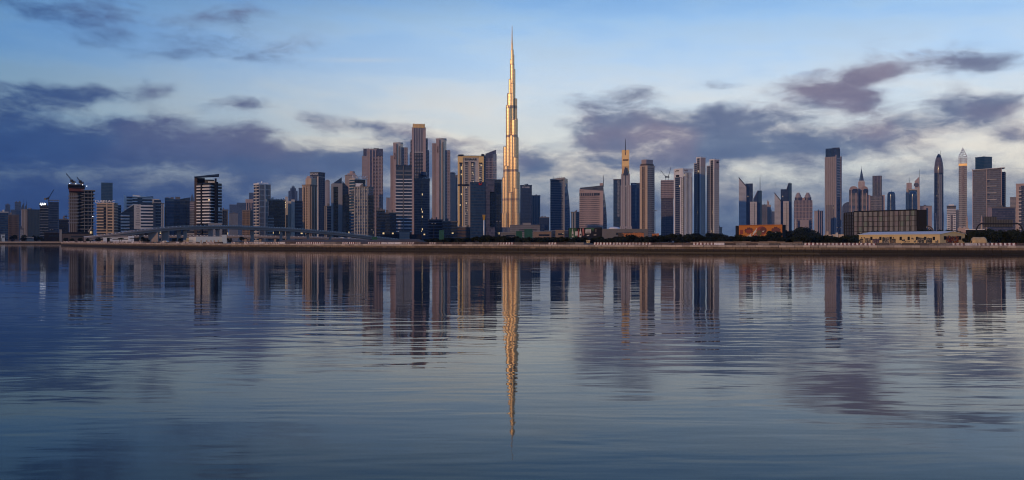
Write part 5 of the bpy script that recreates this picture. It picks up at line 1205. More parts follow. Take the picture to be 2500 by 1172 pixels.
# bullet towers
def bullet(label, D, c, hw, ytop, ysh, base_hw):
    t = Tower('bullet_tower', label, D, c); s = D / FPX; pr = []
    for i in range(13):
        u = i / 12; r = (base_hw + (hw - base_hw) * u) * s; pr.append((r, GZ + (t.Z(ysh) - GZ) * u))
    for i in range(1, 7): u = i / 6; pr.append((hw * s * math.cos(u * 1.15), t.Z(ysh) + (t.Z(ytop + 4) - t.Z(ysh)) * math.sin(u * 1.57)))
    x, y = pxX(c, D + 12), D + 12; t.part('glass_shell', MB().lathe(x, y, pr, 24), 'glass_blue')
    for sg in (-1, 1): t.part('white_petal', MB().prism([(x + sg * .5 * s - 1, y - hw * s * .6), (x + sg * 4.4 * s, y - hw * s * .6), (x + sg * 4.4 * s, y + 4), (x + sg * .5 * s - 1, y + 4)][::1 if sg > 0 else -1], t.Z(ysh - 3), t.Z(ytop + 6), top=[(x + sg * .2, y - 2), (x + sg * 1.4 * s, y - 2), (x + sg * 1.4 * s, y), (x + sg * .2, y)][::1 if sg > 0 else -1]), 'white')
    t.mast(c, 12, ytop, ytop + 8, .9); return t
bullet('blue glass bullet tower with small white petal cap standing alone', 2800, 2176, 9, 464, 475, 11.2)
bullet('blue glass bullet tower with white petal cap before the pale arch tower', 2800, 2229, 9.5, 463, 475, 11.5)
D = 3100
t = Tower('arch_tower', 'pale tower framing a tall dark opening with disc, fin and thin mast', D, 2229)
q = quad(2212.5, None, 2245.5, D, depth=30); t.prism('wall', quad(2214, None, 2244, D + 3, depth=26), GZ, t.Z(461), 'concrete_pale'); t.panel('pale_frame', q, 0, 0, .16, GZ, t.Z(460), 'sand', 1.2); t.panel('pale_frame', q, 0, .86, 1, GZ, t.Z(458), 'sand', 1.2); t.panel('dark_opening', q, 0, .2, .78, GZ, t.Z(464), 'glass_teal', .5); t.panel('dark_opening', q, 0, -.04, 0, GZ, t.Z(470), 'glass_navy', 1)
t.prism('roof_block', quad(2213, None, 2226, D + 5, depth=14), t.Z(461), t.Z(446), 'pink_stone'); t.part('fin', MB().prism(quad(2233, None, 2244.4, D + 4, depth=8), t.Z(460), [t.Z(442), t.Z(431), t.Z(431), t.Z(442)]), 'pink_stone')
mb = MB().bar((pxX(2237.5, D), D - 1, t.Z(451)), (pxX(2237.5, D), D + 6, t.Z(451)), 5.2 * D / FPX * .9, 18); t.part('disc', mb, 'concrete_dark'); t.mast(2244.5, 8, 413, 460, 1.0, 'concrete_dark'); t.mast(2220, 8, 433, 448, .7)
t = bld('apartment_tower', 'mauve gridded block with blue centre right of the black end of the panel wall', 2300, 2246, 2255, 2275, 503, 'mauve_stone', ('f', 'glass_violet', 3, .4, .4), ('g', 'pink_stone', 8, .35, .35), kit=1)
t.panel('blue_centre', t.q, 1, .30, .52, GZ, t.Z(508), 'glass_blue', .8)
# rounded lipstick tower
D = 2500
t = Tower('rocket_tower', 'blue glass rocket shaped tower with ribbed ogive head and a thin mast', D, 2292); s = D / FPX; x, y = pxX(2292, D + 14), D + 14
pr = [(11.0 * s, GZ), (10.4 * s, t.Z(500)), (10.4 * s, t.Z(421)), (10.2 * s, t.Z(409)), (9.2 * s, t.Z(398)), (7.2 * s, t.Z(388)), (4.6 * s, t.Z(380)), (2.4 * s, t.Z(376.5)), (1.6 * s, t.Z(375))]
t.part('glass_shell', MB().lathe(x, y, pr, 28), 'glass_navy')
mb = MB()
for k in range(15):
    py = 420 - k * 2.5; r = next(r0 + (r1 - r0) * ((t.Z(py) - z0) / (z1 - z0)) for (r0, z0), (r1, z1) in zip(pr, pr[1:]) if z0 <= t.Z(py) <= z1); mb.prism(circle(x, y, r * 1.03, 24), t.Z(py + .5), t.Z(py - .5), True)
t.part('head_rings', mb, 'mauve_stone')
for a, w_ in ((-2.2, 2.1), (1.6, 1.0)): xx = x + a * s; t.part('silver_strip', MB().box(xx - w_ * s / 2, xx + w_ * s / 2, y - 10.9 * s, y - 8.8 * s, GZ, t.Z(426)), 'silver')
for sg in (-1, 1): t.part('splayed_rib', MB().prism([(x + sg * 7.6 * s - .8, y - 8 * s), (x + sg * 7.6 * s + .8, y - 8 * s), (x + sg * 7.6 * s + .8, y - 5 * s), (x + sg * 7.6 * s - .8, y - 5 * s)], GZ, t.Z(520), top=[(x + sg * 9.6 * s - .3, y - 5 * s), (x + sg * 9.6 * s + .3, y - 5 * s), (x + sg * 9.6 * s + .3, y - 3 * s), (x + sg * 9.6 * s - .3, y - 3 * s)]), 'silver')
t.mast(2296.5, 14, 366, 385, .7)
t = bld('apartment_tower', 'low white banded block with blue centre between rocket tower and lattice spire tower', 1900, 2311.5, None, 2334, 503, 'glass_navy', ('b', 'white_band', .5, .6), kit=0)
t.panel('blue_centre', t.q, 0, .34, .66, GZ, t.Z(524), 'glass_violet', 1.0); t.fins('posts', t.q, GZ, t.Z(524), 'white_band', 6, .25, 1.0, (0,)); t.prism('roof_house', quad(2316, None, 2329, 1905, depth=12), t.z1, t.Z(499), 'white'); t.panel('dark_belt', t.q, 0, 0, 1, t.Z(507), t.Z(505), 'dark', 1.1)
t = bld('glass_tower', 'hazy blue low slab right behind the white banded block', 2600, 2333, None, 2345, 514, 'glass_haze_tint', ('f', 'far_blue', 3, .3, .3), kit=1)
# lattice spire tower
D = 2450
t = Tower('lattice_spire_tower', 'slender pale gridded tower topped by an open lattice spire and warm lit shaft', D, 2350)
q = quad(2340.5, None, 2361, D, depth=23); t.prism('wall', q, GZ, t.Z(402), 'glass_grey'); t.fins('grid', q, GZ, t.Z(386), 'concrete_pale', 7, .28, .7, (0,)); t.bands('grid_bands', q, GZ, t.Z(402), 'concrete', 5.4, .25, .5, (0,)); t.panel('warm_shaft', q, 0, .26, .70, t.Z(474), t.Z(402), 'glass_pink', .6); t.panel('sun_tint_brow', q, 0, 0, 1, t.Z(405), t.Z(399.5), 'sun_tint_gold', 1.3)
mb = MB(); g = q
for k in range(5):   # open cage
    z0, z1 = t.Z(402 - k * 4), t.Z(398 - k * 4)
    for p, r_ in zip(g, g[1:] + g[:1]):
        mb.bar((p[0], p[1], z1), (r_[0], r_[1], z1), .5, 4)
        for u in (0, .25, .5, .75): a = (p[0] + (r_[0] - p[0]) * u, p[1] + (r_[1] - p[1]) * u); mb.bar((a[0], a[1], z0), (a[0], a[1], z1), .5, 4)
t.part('open_cage', mb, 'white_band'); mb = MB(); cx = sum(p[0] for p in q) / 4; cy = sum(p[1] for p in q) / 4; lv = [(1.0, 382), (.78, 376), (.5, 371), (.3, 366), (.14, 362)]
for (k0, y0_), (k1, y1_) in zip(lv, lv[1:]):
    for i in range(4):
        a, b = q[i], q[(i + 1) % 4]; f = lambda p, k, yy: (cx + (p[0] - cx) * k, cy + (p[1] - cy) * k, t.Z(yy)); mb.bar(f(a, k0, y0_), f(a, k1, y1_), .5, 4); mb.bar(f(a, k1, y1_), f(b, k1, y1_), .4, 4); mb.bar(f(a, k0, y0_), f(b, k1, y1_), .35, 4)
        m0 = ((a[0] + b[0]) / 2, (a[1] + b[1]) / 2); mb.bar(f(m0, k0, y0_), f(m0, k1, y1_), .4, 4)
t.part('lattice_spire', mb, 'white_band'); t.mast(2350.7, 12, 356, 366, .6, 'white_band')
# wide slab and neighbours
t = bld('glass_tower', 'plain deep blue glass block rising behind the wide blue slab', 2300, 2381, 2403, 2422, 383, 'glass_teal', None, None, yaw=42, kit=1, roof='navy_metal')
D = 1850
t = Tower('slab_tower', 'wide blue glass slab with white frame lines, sky gardens and projecting roof', D, 2414)
q = quad(2374, None, 2446, D, depth=26); t.prism('wall', q, GZ, t.Z(414), 'glass_violet'); t.fins('mullions', q, GZ, t.Z(416), 'navy_metal', 24, .22, .4, (0,)); t.bands('floor_lines', q, GZ, t.Z(416), 'far_blue', 4, .25, .35, (0,))
w = lambda p: (p - 2374) / 72
for a in (2374, 2408.5, 2444): t.panel('white_frame', q, 0, w(a), w(a + 1.6), GZ, t.Z(412), 'pink_stone', 1.5)
for yy in (438, 454.5, 471, 487.5): t.panel('sky_garden', q, 0, w(2409.5), w(2433), t.Z(yy + .8), t.Z(yy - .6), 'concrete_pale', 1.6); t.panel('garden_recess', q, 0, w(2410), w(2416), t.Z(yy + 6), t.Z(yy + .8), 'glass_navy', .9)
t.part('roof_canopy', MB().prism(quad(2373, None, 2453, D - 3, depth=32), [t.Z(415), t.Z(411.4), t.Z(411.4), t.Z(415)], [t.Z(413.4), t.Z(409.8), t.Z(409.8), t.Z(413.4)]), 'concrete_pale'); qs = quad(2446, None, 2455, D + 6, depth=26); t.prism('side_wing', qs, GZ, t.Z(419), 'glass_navy'); t.bands('side_bands', qs, GZ, t.Z(419), 'far_blue', 4, .3, .8)
t = bld('office_building', 'lower blue grey office with pale end wall before the wide blue slab', 1500, 2412, 2421, 2478, 507, 'glass_violet', None, ('b', 'navy_metal', .25, .3), yaw=75, cat='building', kit=3)
t.panel('pale_end', t.q, 0, 0, 1, t.Z(552), t.Z(506), 'pink_stone', .5)
t = bld('apartment_tower', 'pale hazy tower glimpsed left of the brown framed tower', 2700, 2466, None, 2481, 482, 'concrete', ('b', 'glass_haze_tint', .4, .4), kit=0)
t = bld('office_tower', 'brown framed tower with navy glass and pale rungs at the right edge', 1800, 2480.5, None, 2530, 449, 'pink_stone', None, kit=0, roof='pink_stone')
t.panel('navy_glass', t.q, 0, .24, .95, GZ, t.Z(453), 'glass_navy', .5); t.panel('rung_bay', t.q, 0, .14, .24, GZ, t.Z(456), 'glass_violet', .5); t.bands('rungs', quad(2486, None, 2493, 1798, depth=2), GZ, t.Z(458), 'concrete_pale', 7, .3, .4)

# ---------------------------------------------------------------- things on the land behind the quay
# cream shed with graffiti
def graffiti_mat(nm, cols, scale):
    m, N, b = mat(nm); g = N.n.new('ShaderNodeNewGeometry'); p = g.outputs['Position']
    v = N.n.new('ShaderNodeTexVoronoi'); v.feature = 'F1'; v.inputs['Scale'].default_value = scale; N.put(v.inputs['Vector'], p)
    d = N.n.new('ShaderNodeTexVoronoi'); d.feature = 'DISTANCE_TO_EDGE'; d.inputs['Scale'].default_value = scale; N.put(d.inputs['Vector'], p)
    r, g_, b_ = N.sep(v.outputs['Color'])
    c = N.ramp(r, [(i / len(cols), k) for i, k in enumerate(cols)], 'CONSTANT')
    c = N.mix(N.m('LESS_THAN', d.outputs['Distance'], .07), c, (.02, .018, .02))
    N.l.new(c, b.inputs['Base Color']); b.inputs['Roughness'].default_value = .8
graffiti_mat('graffiti_grey', [(.20, .19, .16), (.05, .05, .05), (.34, .30, .24), (.09, .10, .08)], 1.9)
graffiti_mat('graffiti_violet', [(.13, .09, .13), (.10, .07, .10), (.18, .12, .14)], 1.2)
graffiti_mat('graffiti_brown', [(.22, .15, .09), (.06, .05, .04), (.30, .24, .16), (.12, .12, .10)], 1.7)
graffiti_mat('graffiti_red', [(.36, .05, .015), (.05, .03, .03), (.42, .14, .02), (.12, .02, .02), (.30, .22, .18)], 1.6)
D = 342
t = Tower('graffiti_shed', 'long cream shed with pale blue roof, dark windows and spray painted walls', D, 2230, 'building')
q = quad(2097, 2295, 2356, D, 38); L, C, Rr, B = q
ze = pyZ(571.8, D); zr = pyZ(565.2, D + 5)
t.prism('wall', q, GZ - .2, ze, 'cream')
def lerp2(a, b, u): return (a[0] + (b[0] - a[0]) * u, a[1] + (b[1] - a[1]) * u)
m0, m1 = lerp2(C, Rr, .5), lerp2(L, B, .5)
def ov(p, c, k): return (c[0] + (p[0] - c[0]) * k, c[1] + (p[1] - c[1]) * k)
ctr = lerp2(lerp2(L, Rr, .5), lerp2(C, B, .5), .5)
mb = MB().add([(C[0], C[1], ze), (Rr[0], Rr[1], ze), (m0[0], m0[1], zr)], [(0, 1, 2)]); mb.add([(B[0], B[1], ze), (L[0], L[1], ze), (m1[0], m1[1], zr)], [(0, 1, 2)]); t.part('gable', mb, 'cream')
for (a, b, sgn) in ((L, C, 1), (B, Rr, 1)):
    mm = (m1, m0); ex = edge_out(L, C, .5) if a is L else edge_out(Rr, B, .5); e0, e1 = (a[0] + ex[0], a[1] + ex[1]), (b[0] + ex[0], b[1] + ex[1]); dr = Vector((C[0] - L[0], C[1] - L[1])).normalized() * .35
    e0 = (e0[0] - dr.x, e0[1] - dr.y); e1 = (e1[0] + dr.x, e1[1] + dr.y); r0 = (mm[0][0] - dr.x, mm[0][1] - dr.y); r1 = (mm[1][0] + dr.x, mm[1][1] + dr.y); zl = ze - .06
    mb = MB().add([(*e0, zl), (*e1, zl), (*r1, zr), (*r0, zr), (*e0, zl + .14), (*e1, zl + .14), (*r1, zr + .14), (*r0, zr + .14)], [(0, 1, 2, 3), (4, 5, 6, 7), (0, 1, 5, 4), (1, 2, 6, 5), (3, 0, 4, 7)]); t.part('roof_sheet', mb, 'roof_white')
def win(e, px, py0, py1, wpx, dark='dark'):
    p, r_ = q[e], q[e + 1]; u0 = pxu(px); dx, dy = r_[0] - p[0], r_[1] - p[1]; u = (u0 * p[1] - p[0]) / (dx - u0 * dy); Dd = p[1] + dy * u; Lw = math.hypot(dx, dy); hw = wpx / FPX * Dd / 2 / (.8 if e == 0 else .55)
    w = t.panel('window', q, e, u - hw / Lw, u + hw / Lw, pyZ(py1, Dd), pyZ(py0, Dd), dark, .03)
    t.panel('window_bar', q, e, u - hw / Lw, u + hw / Lw, (pyZ(py1, Dd) + pyZ(py0, Dd)) / 2 - .04, (pyZ(py1, Dd) + pyZ(py0, Dd)) / 2 + .04, 'steel_dark', .07, .0, w)
    return u, Dd, Lw
for px in (2127.5, 2149.5, 2174.5, 2199, 2218.5, 2239, 2259, 2280): win(0, px, 578, 586.5, 5.4)
for px in (2104, 2110, 2181): win(0, px, 579, 582, 2.2)
for px in (2307.5, 2343.5): win(1, px, 576.5, 585.5, 5.4)
def graf(e, x0, x1, y0, y1, m, out):
    p, r_ = q[e], q[e + 1]; dx, dy = r_[0] - p[0], r_[1] - p[1]; sol = lambda px: (pxu(px) * p[1] - p[0]) / (dx - pxu(px) * dy)
    rr = random.Random(int(x0)); mb = MB(); nx, ny = edge_out(p, r_, out); n = max(4, int((x1 - x0) / 2.2)); V = []
    for i in range(n + 1):
        u = sol(x0 + (x1 - x0) * i / n); X, Y = p[0] + dx * u + nx, p[1] + dy * u + ny; V += [(X, Y, pyZ(y1 + rr.uniform(-.6, .3), Y)), (X, Y, pyZ(y0 + rr.uniform(-1.2, 2.2), Y))]
    t.part('graffiti', mb.add(V, [(2 * i, 2 * i + 2, 2 * i + 3, 2 * i + 1) for i in range(n)]), m)
for k, (a, b, y0, y1, m) in enumerate(((2099, 2108, 583, 594, 'graffiti_brown'), (2111, 2126, 581, 594, 'graffiti_brown'), (2130, 2147, 583, 593, 'graffiti_violet'), (2154, 2171, 579, 594, 'graffiti_grey'), (2172, 2187, 583, 594, 'graffiti_brown'), (2202, 2210, 583, 589, 'graffiti_grey'),
        (2215, 2221, 588, 592, 'graffiti_grey'), (2225, 2231, 581, 585, 'graffiti_brown'), (2231, 2236, 587, 592, 'graffiti_grey'), (2240, 2257, 579, 594, 'graffiti_grey'), (2260, 2276, 580, 593, 'graffiti_grey'), (2284, 2291, 587, 593, 'graffiti_grey'), (2206, 2213, 588, 592, 'graffiti_brown'))): graf(0, a, b, y0, y1, m, .045 + .004 * (k % 3))
graf(1, 2310, 2340, 576, 593, 'graffiti_red', .05)
# rust yellow tank
D = 311
t = Tower('storage_tank', 'squat ochre storage tank with domed ends lying behind the barriers', D, 2397, 'tank')
mb = MB(); n = 14; V = []; F = []; x0, x1 = pxX(2378, D), pxX(2416, D); zc = GZ + .95; rz, ry = pyZ(578.5, D) - zc, 1.3; ks = [(0, .45), (.06, .80), (.14, .97), (.2, 1.03), (.24, 1), (.76, 1), (.8, 1.03), (.86, .97), (.94, .80), (1, .45)]
for u, k in ks:
    for i in range(n): a = 2 * math.pi * i / n; V.append((x0 + (x1 - x0) * u, D + 2 + ry * k * math.cos(a), max(GZ - .1, zc + rz * k * math.sin(a))))
for j in range(len(ks) - 1):
    for i in range(n): k = (i + 1) % n; F.append([j * n + i, j * n + k, (j + 1) * n + k, (j + 1) * n + i])
F += [list(range(n)), [(len(ks) - 1) * n + i for i in range(n)]]
t.part('shell', mb.add(V, F, True), 'tank'); t.part('rib', MB().box(x0 + .2, x1 - .2, D + .62, D + .76, zc - .12, zc + .0), 'brown')
for u in (.2, .8): xx = x0 + (x1 - x0) * u; t.part('saddle', MB().box(xx - .25, xx + .25, D + 1.0, D + 3, GZ - .1, zc - .4), 'concrete_dark')
# guard hut
D = 371
t = Tower('guard_hut', 'tiny pale yellow guard hut with flat roof against the dark trees', D, 1437, 'hut'); q = quad(1432, None, 1440, D, depth=1.8); t.prism('wall', q, GZ, pyZ(587, D), 'cream'); t.prism('roof', grow(q, .2), pyZ(587, D), pyZ(586.2, D), 'roof_white'); t.panel('window', q, 0, .15, .45, pyZ(589.6, D), pyZ(587.8, D), 'dark', .04); t.panel('door', q, 0, .6, .85, GZ, pyZ(588, D), 'brown', .04)
# ---- the tall panel wall
D = 400
t = Tower('panel_wall', 'tall black framed screen wall of grey translucent panels with a solid black end', D, 2160, 'billboard')
A = (pxX(2238.5, D), D); Bq = (pxX(2085, D + 26), D + 26); Cq = (pxX(2062.5, D + 40), D + 40); zt, zb = pyZ(513.2, D), GZ
m_plain('panel_grey', (.20, .205, .21), .5, 0, .25, .5); m_plain('panel_dark', (.085, .088, .095), .5, 0, .25, .5); m_plain('panel_green', (.16, .20, .18), .5, 0, .25, .5); m_plain('panel_mauve', (.19, .175, .195), .5, 0, .25, .5)
bays, rows = 12, 6; dx, dy = (A[0] - Bq[0]), (A[1] - Bq[1]); Lw = math.hypot(dx, dy); ux, uy = dx / Lw, dy / Lw; nx, ny = edge_out(Bq, A, 1)
rr = random.Random(9); pmesh = {}; pw = Lw / bays; ph = (zt - zb - 1.2) / rows; ang = math.atan2(uy, ux)
def pan(nm, w, h, m):
    if (nm, m, round(w, 2)) not in pmesh: pmesh[(nm, m, round(w, 2))] = MB().box(-w / 2, w / 2, -.06, .06, -h / 2, h / 2).mesh(nm, m)
    return pmesh[(nm, m, round(w, 2))]
for i in range(bays):
    for j in range(rows):
        for k, (f0, fw) in enumerate(((.02, .60), (.66, .14), (.83, .13))):   # one wide and two narrow strips per bay
            m = ('panel_grey', 'panel_dark', rr.choice(['panel_dark', 'panel_mauve']))[k]
            if k == 0: m = rr.choice(['panel_grey', 'panel_grey', 'panel_green', 'panel_mauve', 'panel_grey'])
            s = (i + f0 + fw / 2) * pw; o = link('panel', pan('panel', fw * pw, ph * .93, m), t.root); o.location = (Bq[0] + ux * s - t.o.x, Bq[1] + uy * s - t.o.y, zb + 1.2 + (j + .5) * ph - t.o.z); o.rotation_euler = (rr.uniform(-.02, .02), 0, ang + rr.uniform(-.03, .03))
mb = MB()
for i in range(bays + 1):
    s = i * pw; x, y = Bq[0] + ux * s + nx * .2, Bq[1] + uy * s + ny * .2; mb.bar((x, y, zb), (x, y, zt), .10, 4)
    mb.bar((x - nx * .5, y - ny * .5, zb), (x - nx * .5, y - ny * .5, zt), .12, 4); mb.bar((x - ux * pw * .36 , y - uy * pw * .36, zb + 1.2), (x - ux * pw * .36, y - uy * pw * .36, zt), .07, 4) if i else None
t.part('post_frame', mb, 'steel_dark'); mb = MB()
for j in range(rows + 1): z = zb + 1.2 + j * ph; mb.bar((Bq[0] + nx * .2, Bq[1] + ny * .2, z), (A[0] + nx * .2, A[1] + ny * .2, z), .09, 4)
mb.bar((Bq[0], Bq[1], zt + .15), (A[0], A[1], zt + .15), .3, 4); t.part('rail_frame', mb, 'steel_dark')
dx2, dy2 = Bq[0] - Cq[0], Bq[1] - Cq[1]; L2 = math.hypot(dx2, dy2); a2 = math.atan2(dy2, dx2); n2 = 4; pw2 = L2 / n2
for i in range(n2):
    for j in range(9): o = link('panel', pan('panel', pw2 * .72, (zt - zb - 1.2) / 9 * .82, 'panel_dark'), t.root); s = (i + .5) * pw2; o.location = (Cq[0] + dx2 / L2 * s - t.o.x, Cq[1] + dy2 / L2 * s - t.o.y, zb + 1.2 + (j + .5) * (zt - zb - 1.2) / 9 - t.o.z); o.rotation_euler = (0, 0, a2)
mb = MB(); n3x, n3y = edge_out(Cq, Bq, .25)
for i in range(n2 + 1): s = i * pw2; x, y = Cq[0] + dx2 / L2 * s, Cq[1] + dy2 / L2 * s; mb.bar((x + n3x, y + n3y, zb), (x + n3x, y + n3y, zt), .14, 4); mb.bar((x, y, zb), (x, y, zt), .2, 4)
for j in range(10): z = zb + 1.2 + j * (zt - zb - 1.2) / 9; mb.bar((Cq[0] + n3x, Cq[1] + n3y, z), (Bq[0] + n3x, Bq[1] + n3y, z), .11, 4)
t.part('side_frame', mb, 'steel_dark')
t.prism('black_end', [(A[0] + .25, A[1] + 3.2), (A[0] + .25, A[1] - .2), (pxX(2257, D), D - 2.2), (pxX(2257, D) + .6, D + 3)], GZ, pyZ(512.4, D), 'dark'); t.prism('rear_skin', [(Cq[0], Cq[1] + 1.6), (Bq[0] + .3, Bq[1] + 1.4), (A[0], A[1] + 1.4), (A[0], A[1] + 2.0), (Bq[0], Bq[1] + 3), (Cq[0] + 1, Cq[1] + 4)], GZ, zt - .2, 'steel_dark')
# ---- orange billboard: generic bushes, a round parasol shape and pale birds
D = 470
t = Tower('billboard', 'orange billboard printed with dark red bushes, a disc and white shapes', D, 1858, 'billboard')
Aq, Bq_ = (pxX(1804, D + 8), D + 8), (pxX(1909.5, D), D); zt0, zt1, zb = pyZ(550.8, D + 8), pyZ(549, D), pyZ(584, D)
m_plain('print_orange', (.42, .135, .012), .6, 0, .06, .1); m_plain('print_maroon', (.085, .014, .018), .6, 0, .3, .6); m_plain('print_red', (.20, .025, .022), .6, 0, .3, .6); m_plain('print_white', (.52, .50, .48), .6); m_plain('print_olive', (.07, .055, .022), .6, 0, .3, .6); m_plain('print_green', (.012, .07, .028), .6, 0, .4, .4); m_plain('print_rose', (.30, .10, .085), .6, 0, .3, .6)
t.part('face', MB().prism([Aq, Bq_, (Bq_[0] + .3, Bq_[1] + .8), (Aq[0] + .3, Aq[1] + .8)], zb, [zt0, zt1, zt1, zt0]), 'print_orange')
def bpt(px, py, out=.0): u = (px - 1804) / 105.5; return (Aq[0] + (Bq_[0] - Aq[0]) * u, Aq[1] + (Bq_[1] - Aq[1]) * u - .05 - out, pyZ(py, D + 8 * (1 - u)))
def shape(nm, pts, m, out): t.part(nm, MB().add([bpt(a, b, out) for a, b in pts], [list(range(len(pts)))]), m)
def bush(cx, cy, rx, ry, m, out, seed, n=22):
    r_ = random.Random(seed); shape('print_bush', [(cx + math.cos(2 * math.pi * i / n) * rx * (1 if i % 2 else r_.uniform(.62, .9)), cy - math.sin(2 * math.pi * i / n) * ry * (1 if i % 2 else r_.uniform(.6, .88))) for i in range(n)], m, out)
bush(1829, 563, 12, 8.5, 'print_maroon', .01, 1); bush(1829, 565, 8, 5, 'print_red', .02, 2); bush(1895, 562, 12.5, 9, 'print_maroon', .01, 3); bush(1900, 566, 7, 5, 'print_maroon', .02, 4)
shape('print_disc', [(1860 + 12 * math.cos(a * .2244), 563 - 10.5 * math.sin(a * .2244)) for a in range(28)], 'print_red', .02); shape('print_disc', [(1864 + 8 * math.cos(a * .314), 561.5 - 7 * math.sin(a * .314)) for a in range(20)], 'print_maroon', .03)
shape('print_bird', [(1837, 573), (1841, 565), (1845, 561), (1847, 556.5), (1848.5, 557.5), (1846.5, 562), (1847, 566), (1843, 569), (1839, 574)], 'print_white', .04); shape('print_bird', [(1823, 576.5), (1829, 575), (1832, 571), (1835, 570.5), (1833, 574.5), (1837, 578), (1829, 578.5)], 'print_white', .04)
shape('print_figure', [(1846, 571), (1850, 563), (1856, 562), (1860, 567), (1859, 573), (1853, 578), (1846, 579), (1843, 576)], 'print_olive', .03); shape('print_figure', [(1842, 573), (1846, 569), (1849, 574), (1852, 577), (1848, 581), (1842, 579)], 'print_rose', .05); shape('print_door', [(1806, 561), (1814.5, 561), (1814.5, 572), (1806, 572)], 'print_red', .02); shape('print_bird', [(1890.5, 566.5), (1896, 566), (1894, 570), (1898, 575), (1901, 577.5), (1896, 575)], 'print_white', .04); shape('print_bird', [(1861, 564), (1867, 563), (1863, 567)], 'print_white', .05)
mb = MB()
for a, b in (((1804, 550.6), (1909.5, 548.8)),): mb.bar(bpt(*a), bpt(*b), .22, 4)
mb.bar(bpt(1909.2, 549), bpt(1909.2, 584), .22, 4); t.part('frame_edge', mb, 'orange_wall')
t.part('black_side', MB().prism([(Bq_[0] + .1, Bq_[1] - .1), (pxX(1918.5, D + 4), D + 4), (pxX(1918.5, D + 8) - .3, D + 9), (Bq_[0] + .4, Bq_[1] + 4)], GZ, pyZ(548.6, D)), 'dark'); t.part('black_side', MB().prism([(pxX(1799.5, D + 8), D + 9), (Aq[0] - .05, Aq[1] - .05), (Aq[0] + .5, Aq[1] + 4), (pxX(1799.5, D + 8) + .4, D + 13)], GZ, pyZ(551, D + 8)), 'dark'); t.part('rear_box', MB().prism([(Aq[0] + .6, Aq[1] + 1.2), (Bq_[0], Bq_[1] + 1.2), (Bq_[0], Bq_[1] + 4), (Aq[0] + .6, Aq[1] + 4)], GZ, zt0 - .5), 'dark')
# ---- green and black drinks billboard
D = 620
t = Tower('billboard', 'black and green advertising billboard with pale bottle shapes and a white framed notice', D, 1428, 'billboard')
Aq, Bq_ = (pxX(1388, D + 4), D + 4), (pxX(1470, D), D); zt0 = pyZ(556.6, D); zt1 = pyZ(554.8, D); zb = pyZ(581, D)
t.part('face', MB().prism([Aq, Bq_, (Bq_[0], Bq_[1] + 2.2), (Aq[0], Aq[1] + 2.2)], zb, [zt0, zt1, zt1, zt0]), 'dark')
for px in (1392, 1410, 1430, 1450, 1466): t.part('leg', MB().bar((pxX(px, D + 3), D + 3.5, GZ - .1), (pxX(px, D + 3), D + 3.5, zb + .3), .35, 6), 'steel_dark')
def bpt(px, py, out=.0): u = (px - 1388) / 82; return (Aq[0] + (Bq_[0] - Aq[0]) * u, Aq[1] + (Bq_[1] - Aq[1]) * u - .06 - out, pyZ(py, D))
shape('print_field', [(1389, 557.4), (1407, 557.2), (1409, 580), (1389, 580)], 'print_green', .01); shape('print_field', [(1430, 556.8), (1452, 556.2), (1450, 560), (1448, 566), (1444, 560), (1430, 559)], 'print_green', .01)
def bottle(cx, y0, y1, w, m, out): h = y1 - y0; shape('print_bottle', [(cx - w * .28, y0), (cx + w * .28, y0), (cx + w * .32, y0 + h * .22), (cx + w * .95, y0 + h * .42), (cx + w, y0 + h * .92), (cx + w * .8, y1), (cx - w * .8, y1), (cx - w, y0 + h * .92), (cx - w * .95, y0 + h * .42), (cx - w * .32, y0 + h * .22)], m, out)
bottle(1398, 558, 579, 2.1, 'concrete_pale', .03); bottle(1417, 558, 579, 2.5, 'print_white', .03); shape('print_band', [(1415.6, 571), (1418.6, 571), (1418.6, 575), (1415.6, 575)], 'dark', .05); shape('print_band', [(1396.6, 571.5), (1399.6, 571.5), (1399.6, 575.5), (1396.6, 575.5)], 'print_green', .05); shape('print_blush', [(1411, 561), (1413.5, 559), (1414.5, 577), (1410, 579)], 'print_red', .02); shape('print_blush', [(1421, 558), (1426, 557.4), (1426.5, 574), (1423, 576)], 'print_rose', .02)
shape('print_card', [(1404, 565), (1410.8, 564.8), (1410.8, 575), (1404, 575.2)], 'concrete_pale', .02)
shape('print_notice', [(1429.5, 560), (1443, 559.8), (1443, 569.4), (1429.5, 569.6)], 'print_white', .02); shape('print_notice', [(1431, 561.2), (1441.6, 561.1), (1441.6, 562.4), (1431, 562.5)], 'grey', .04); shape('print_notice', [(1432, 563.4), (1440.4, 563.3), (1440.4, 564.6), (1432, 564.7)], 'grey', .04); shape('print_notice', [(1431, 565.6), (1441.6, 565.5), (1441.6, 568), (1431, 568.1)], 'concrete_dark', .04)
shape('print_leaf', [(1432, 575.8), (1435, 573.8), (1439.6, 573.2), (1438, 575.4), (1434, 576.6)], 'print_white', .03); shape('print_word', [(1449.5, 572.6), (1456, 572.3), (1456, 574.6), (1449.5, 574.9)], 'concrete', .03); shape('print_blush', [(1453, 559), (1456.5, 559), (1456, 567), (1453.5, 567)], 'dark_brown', .02)
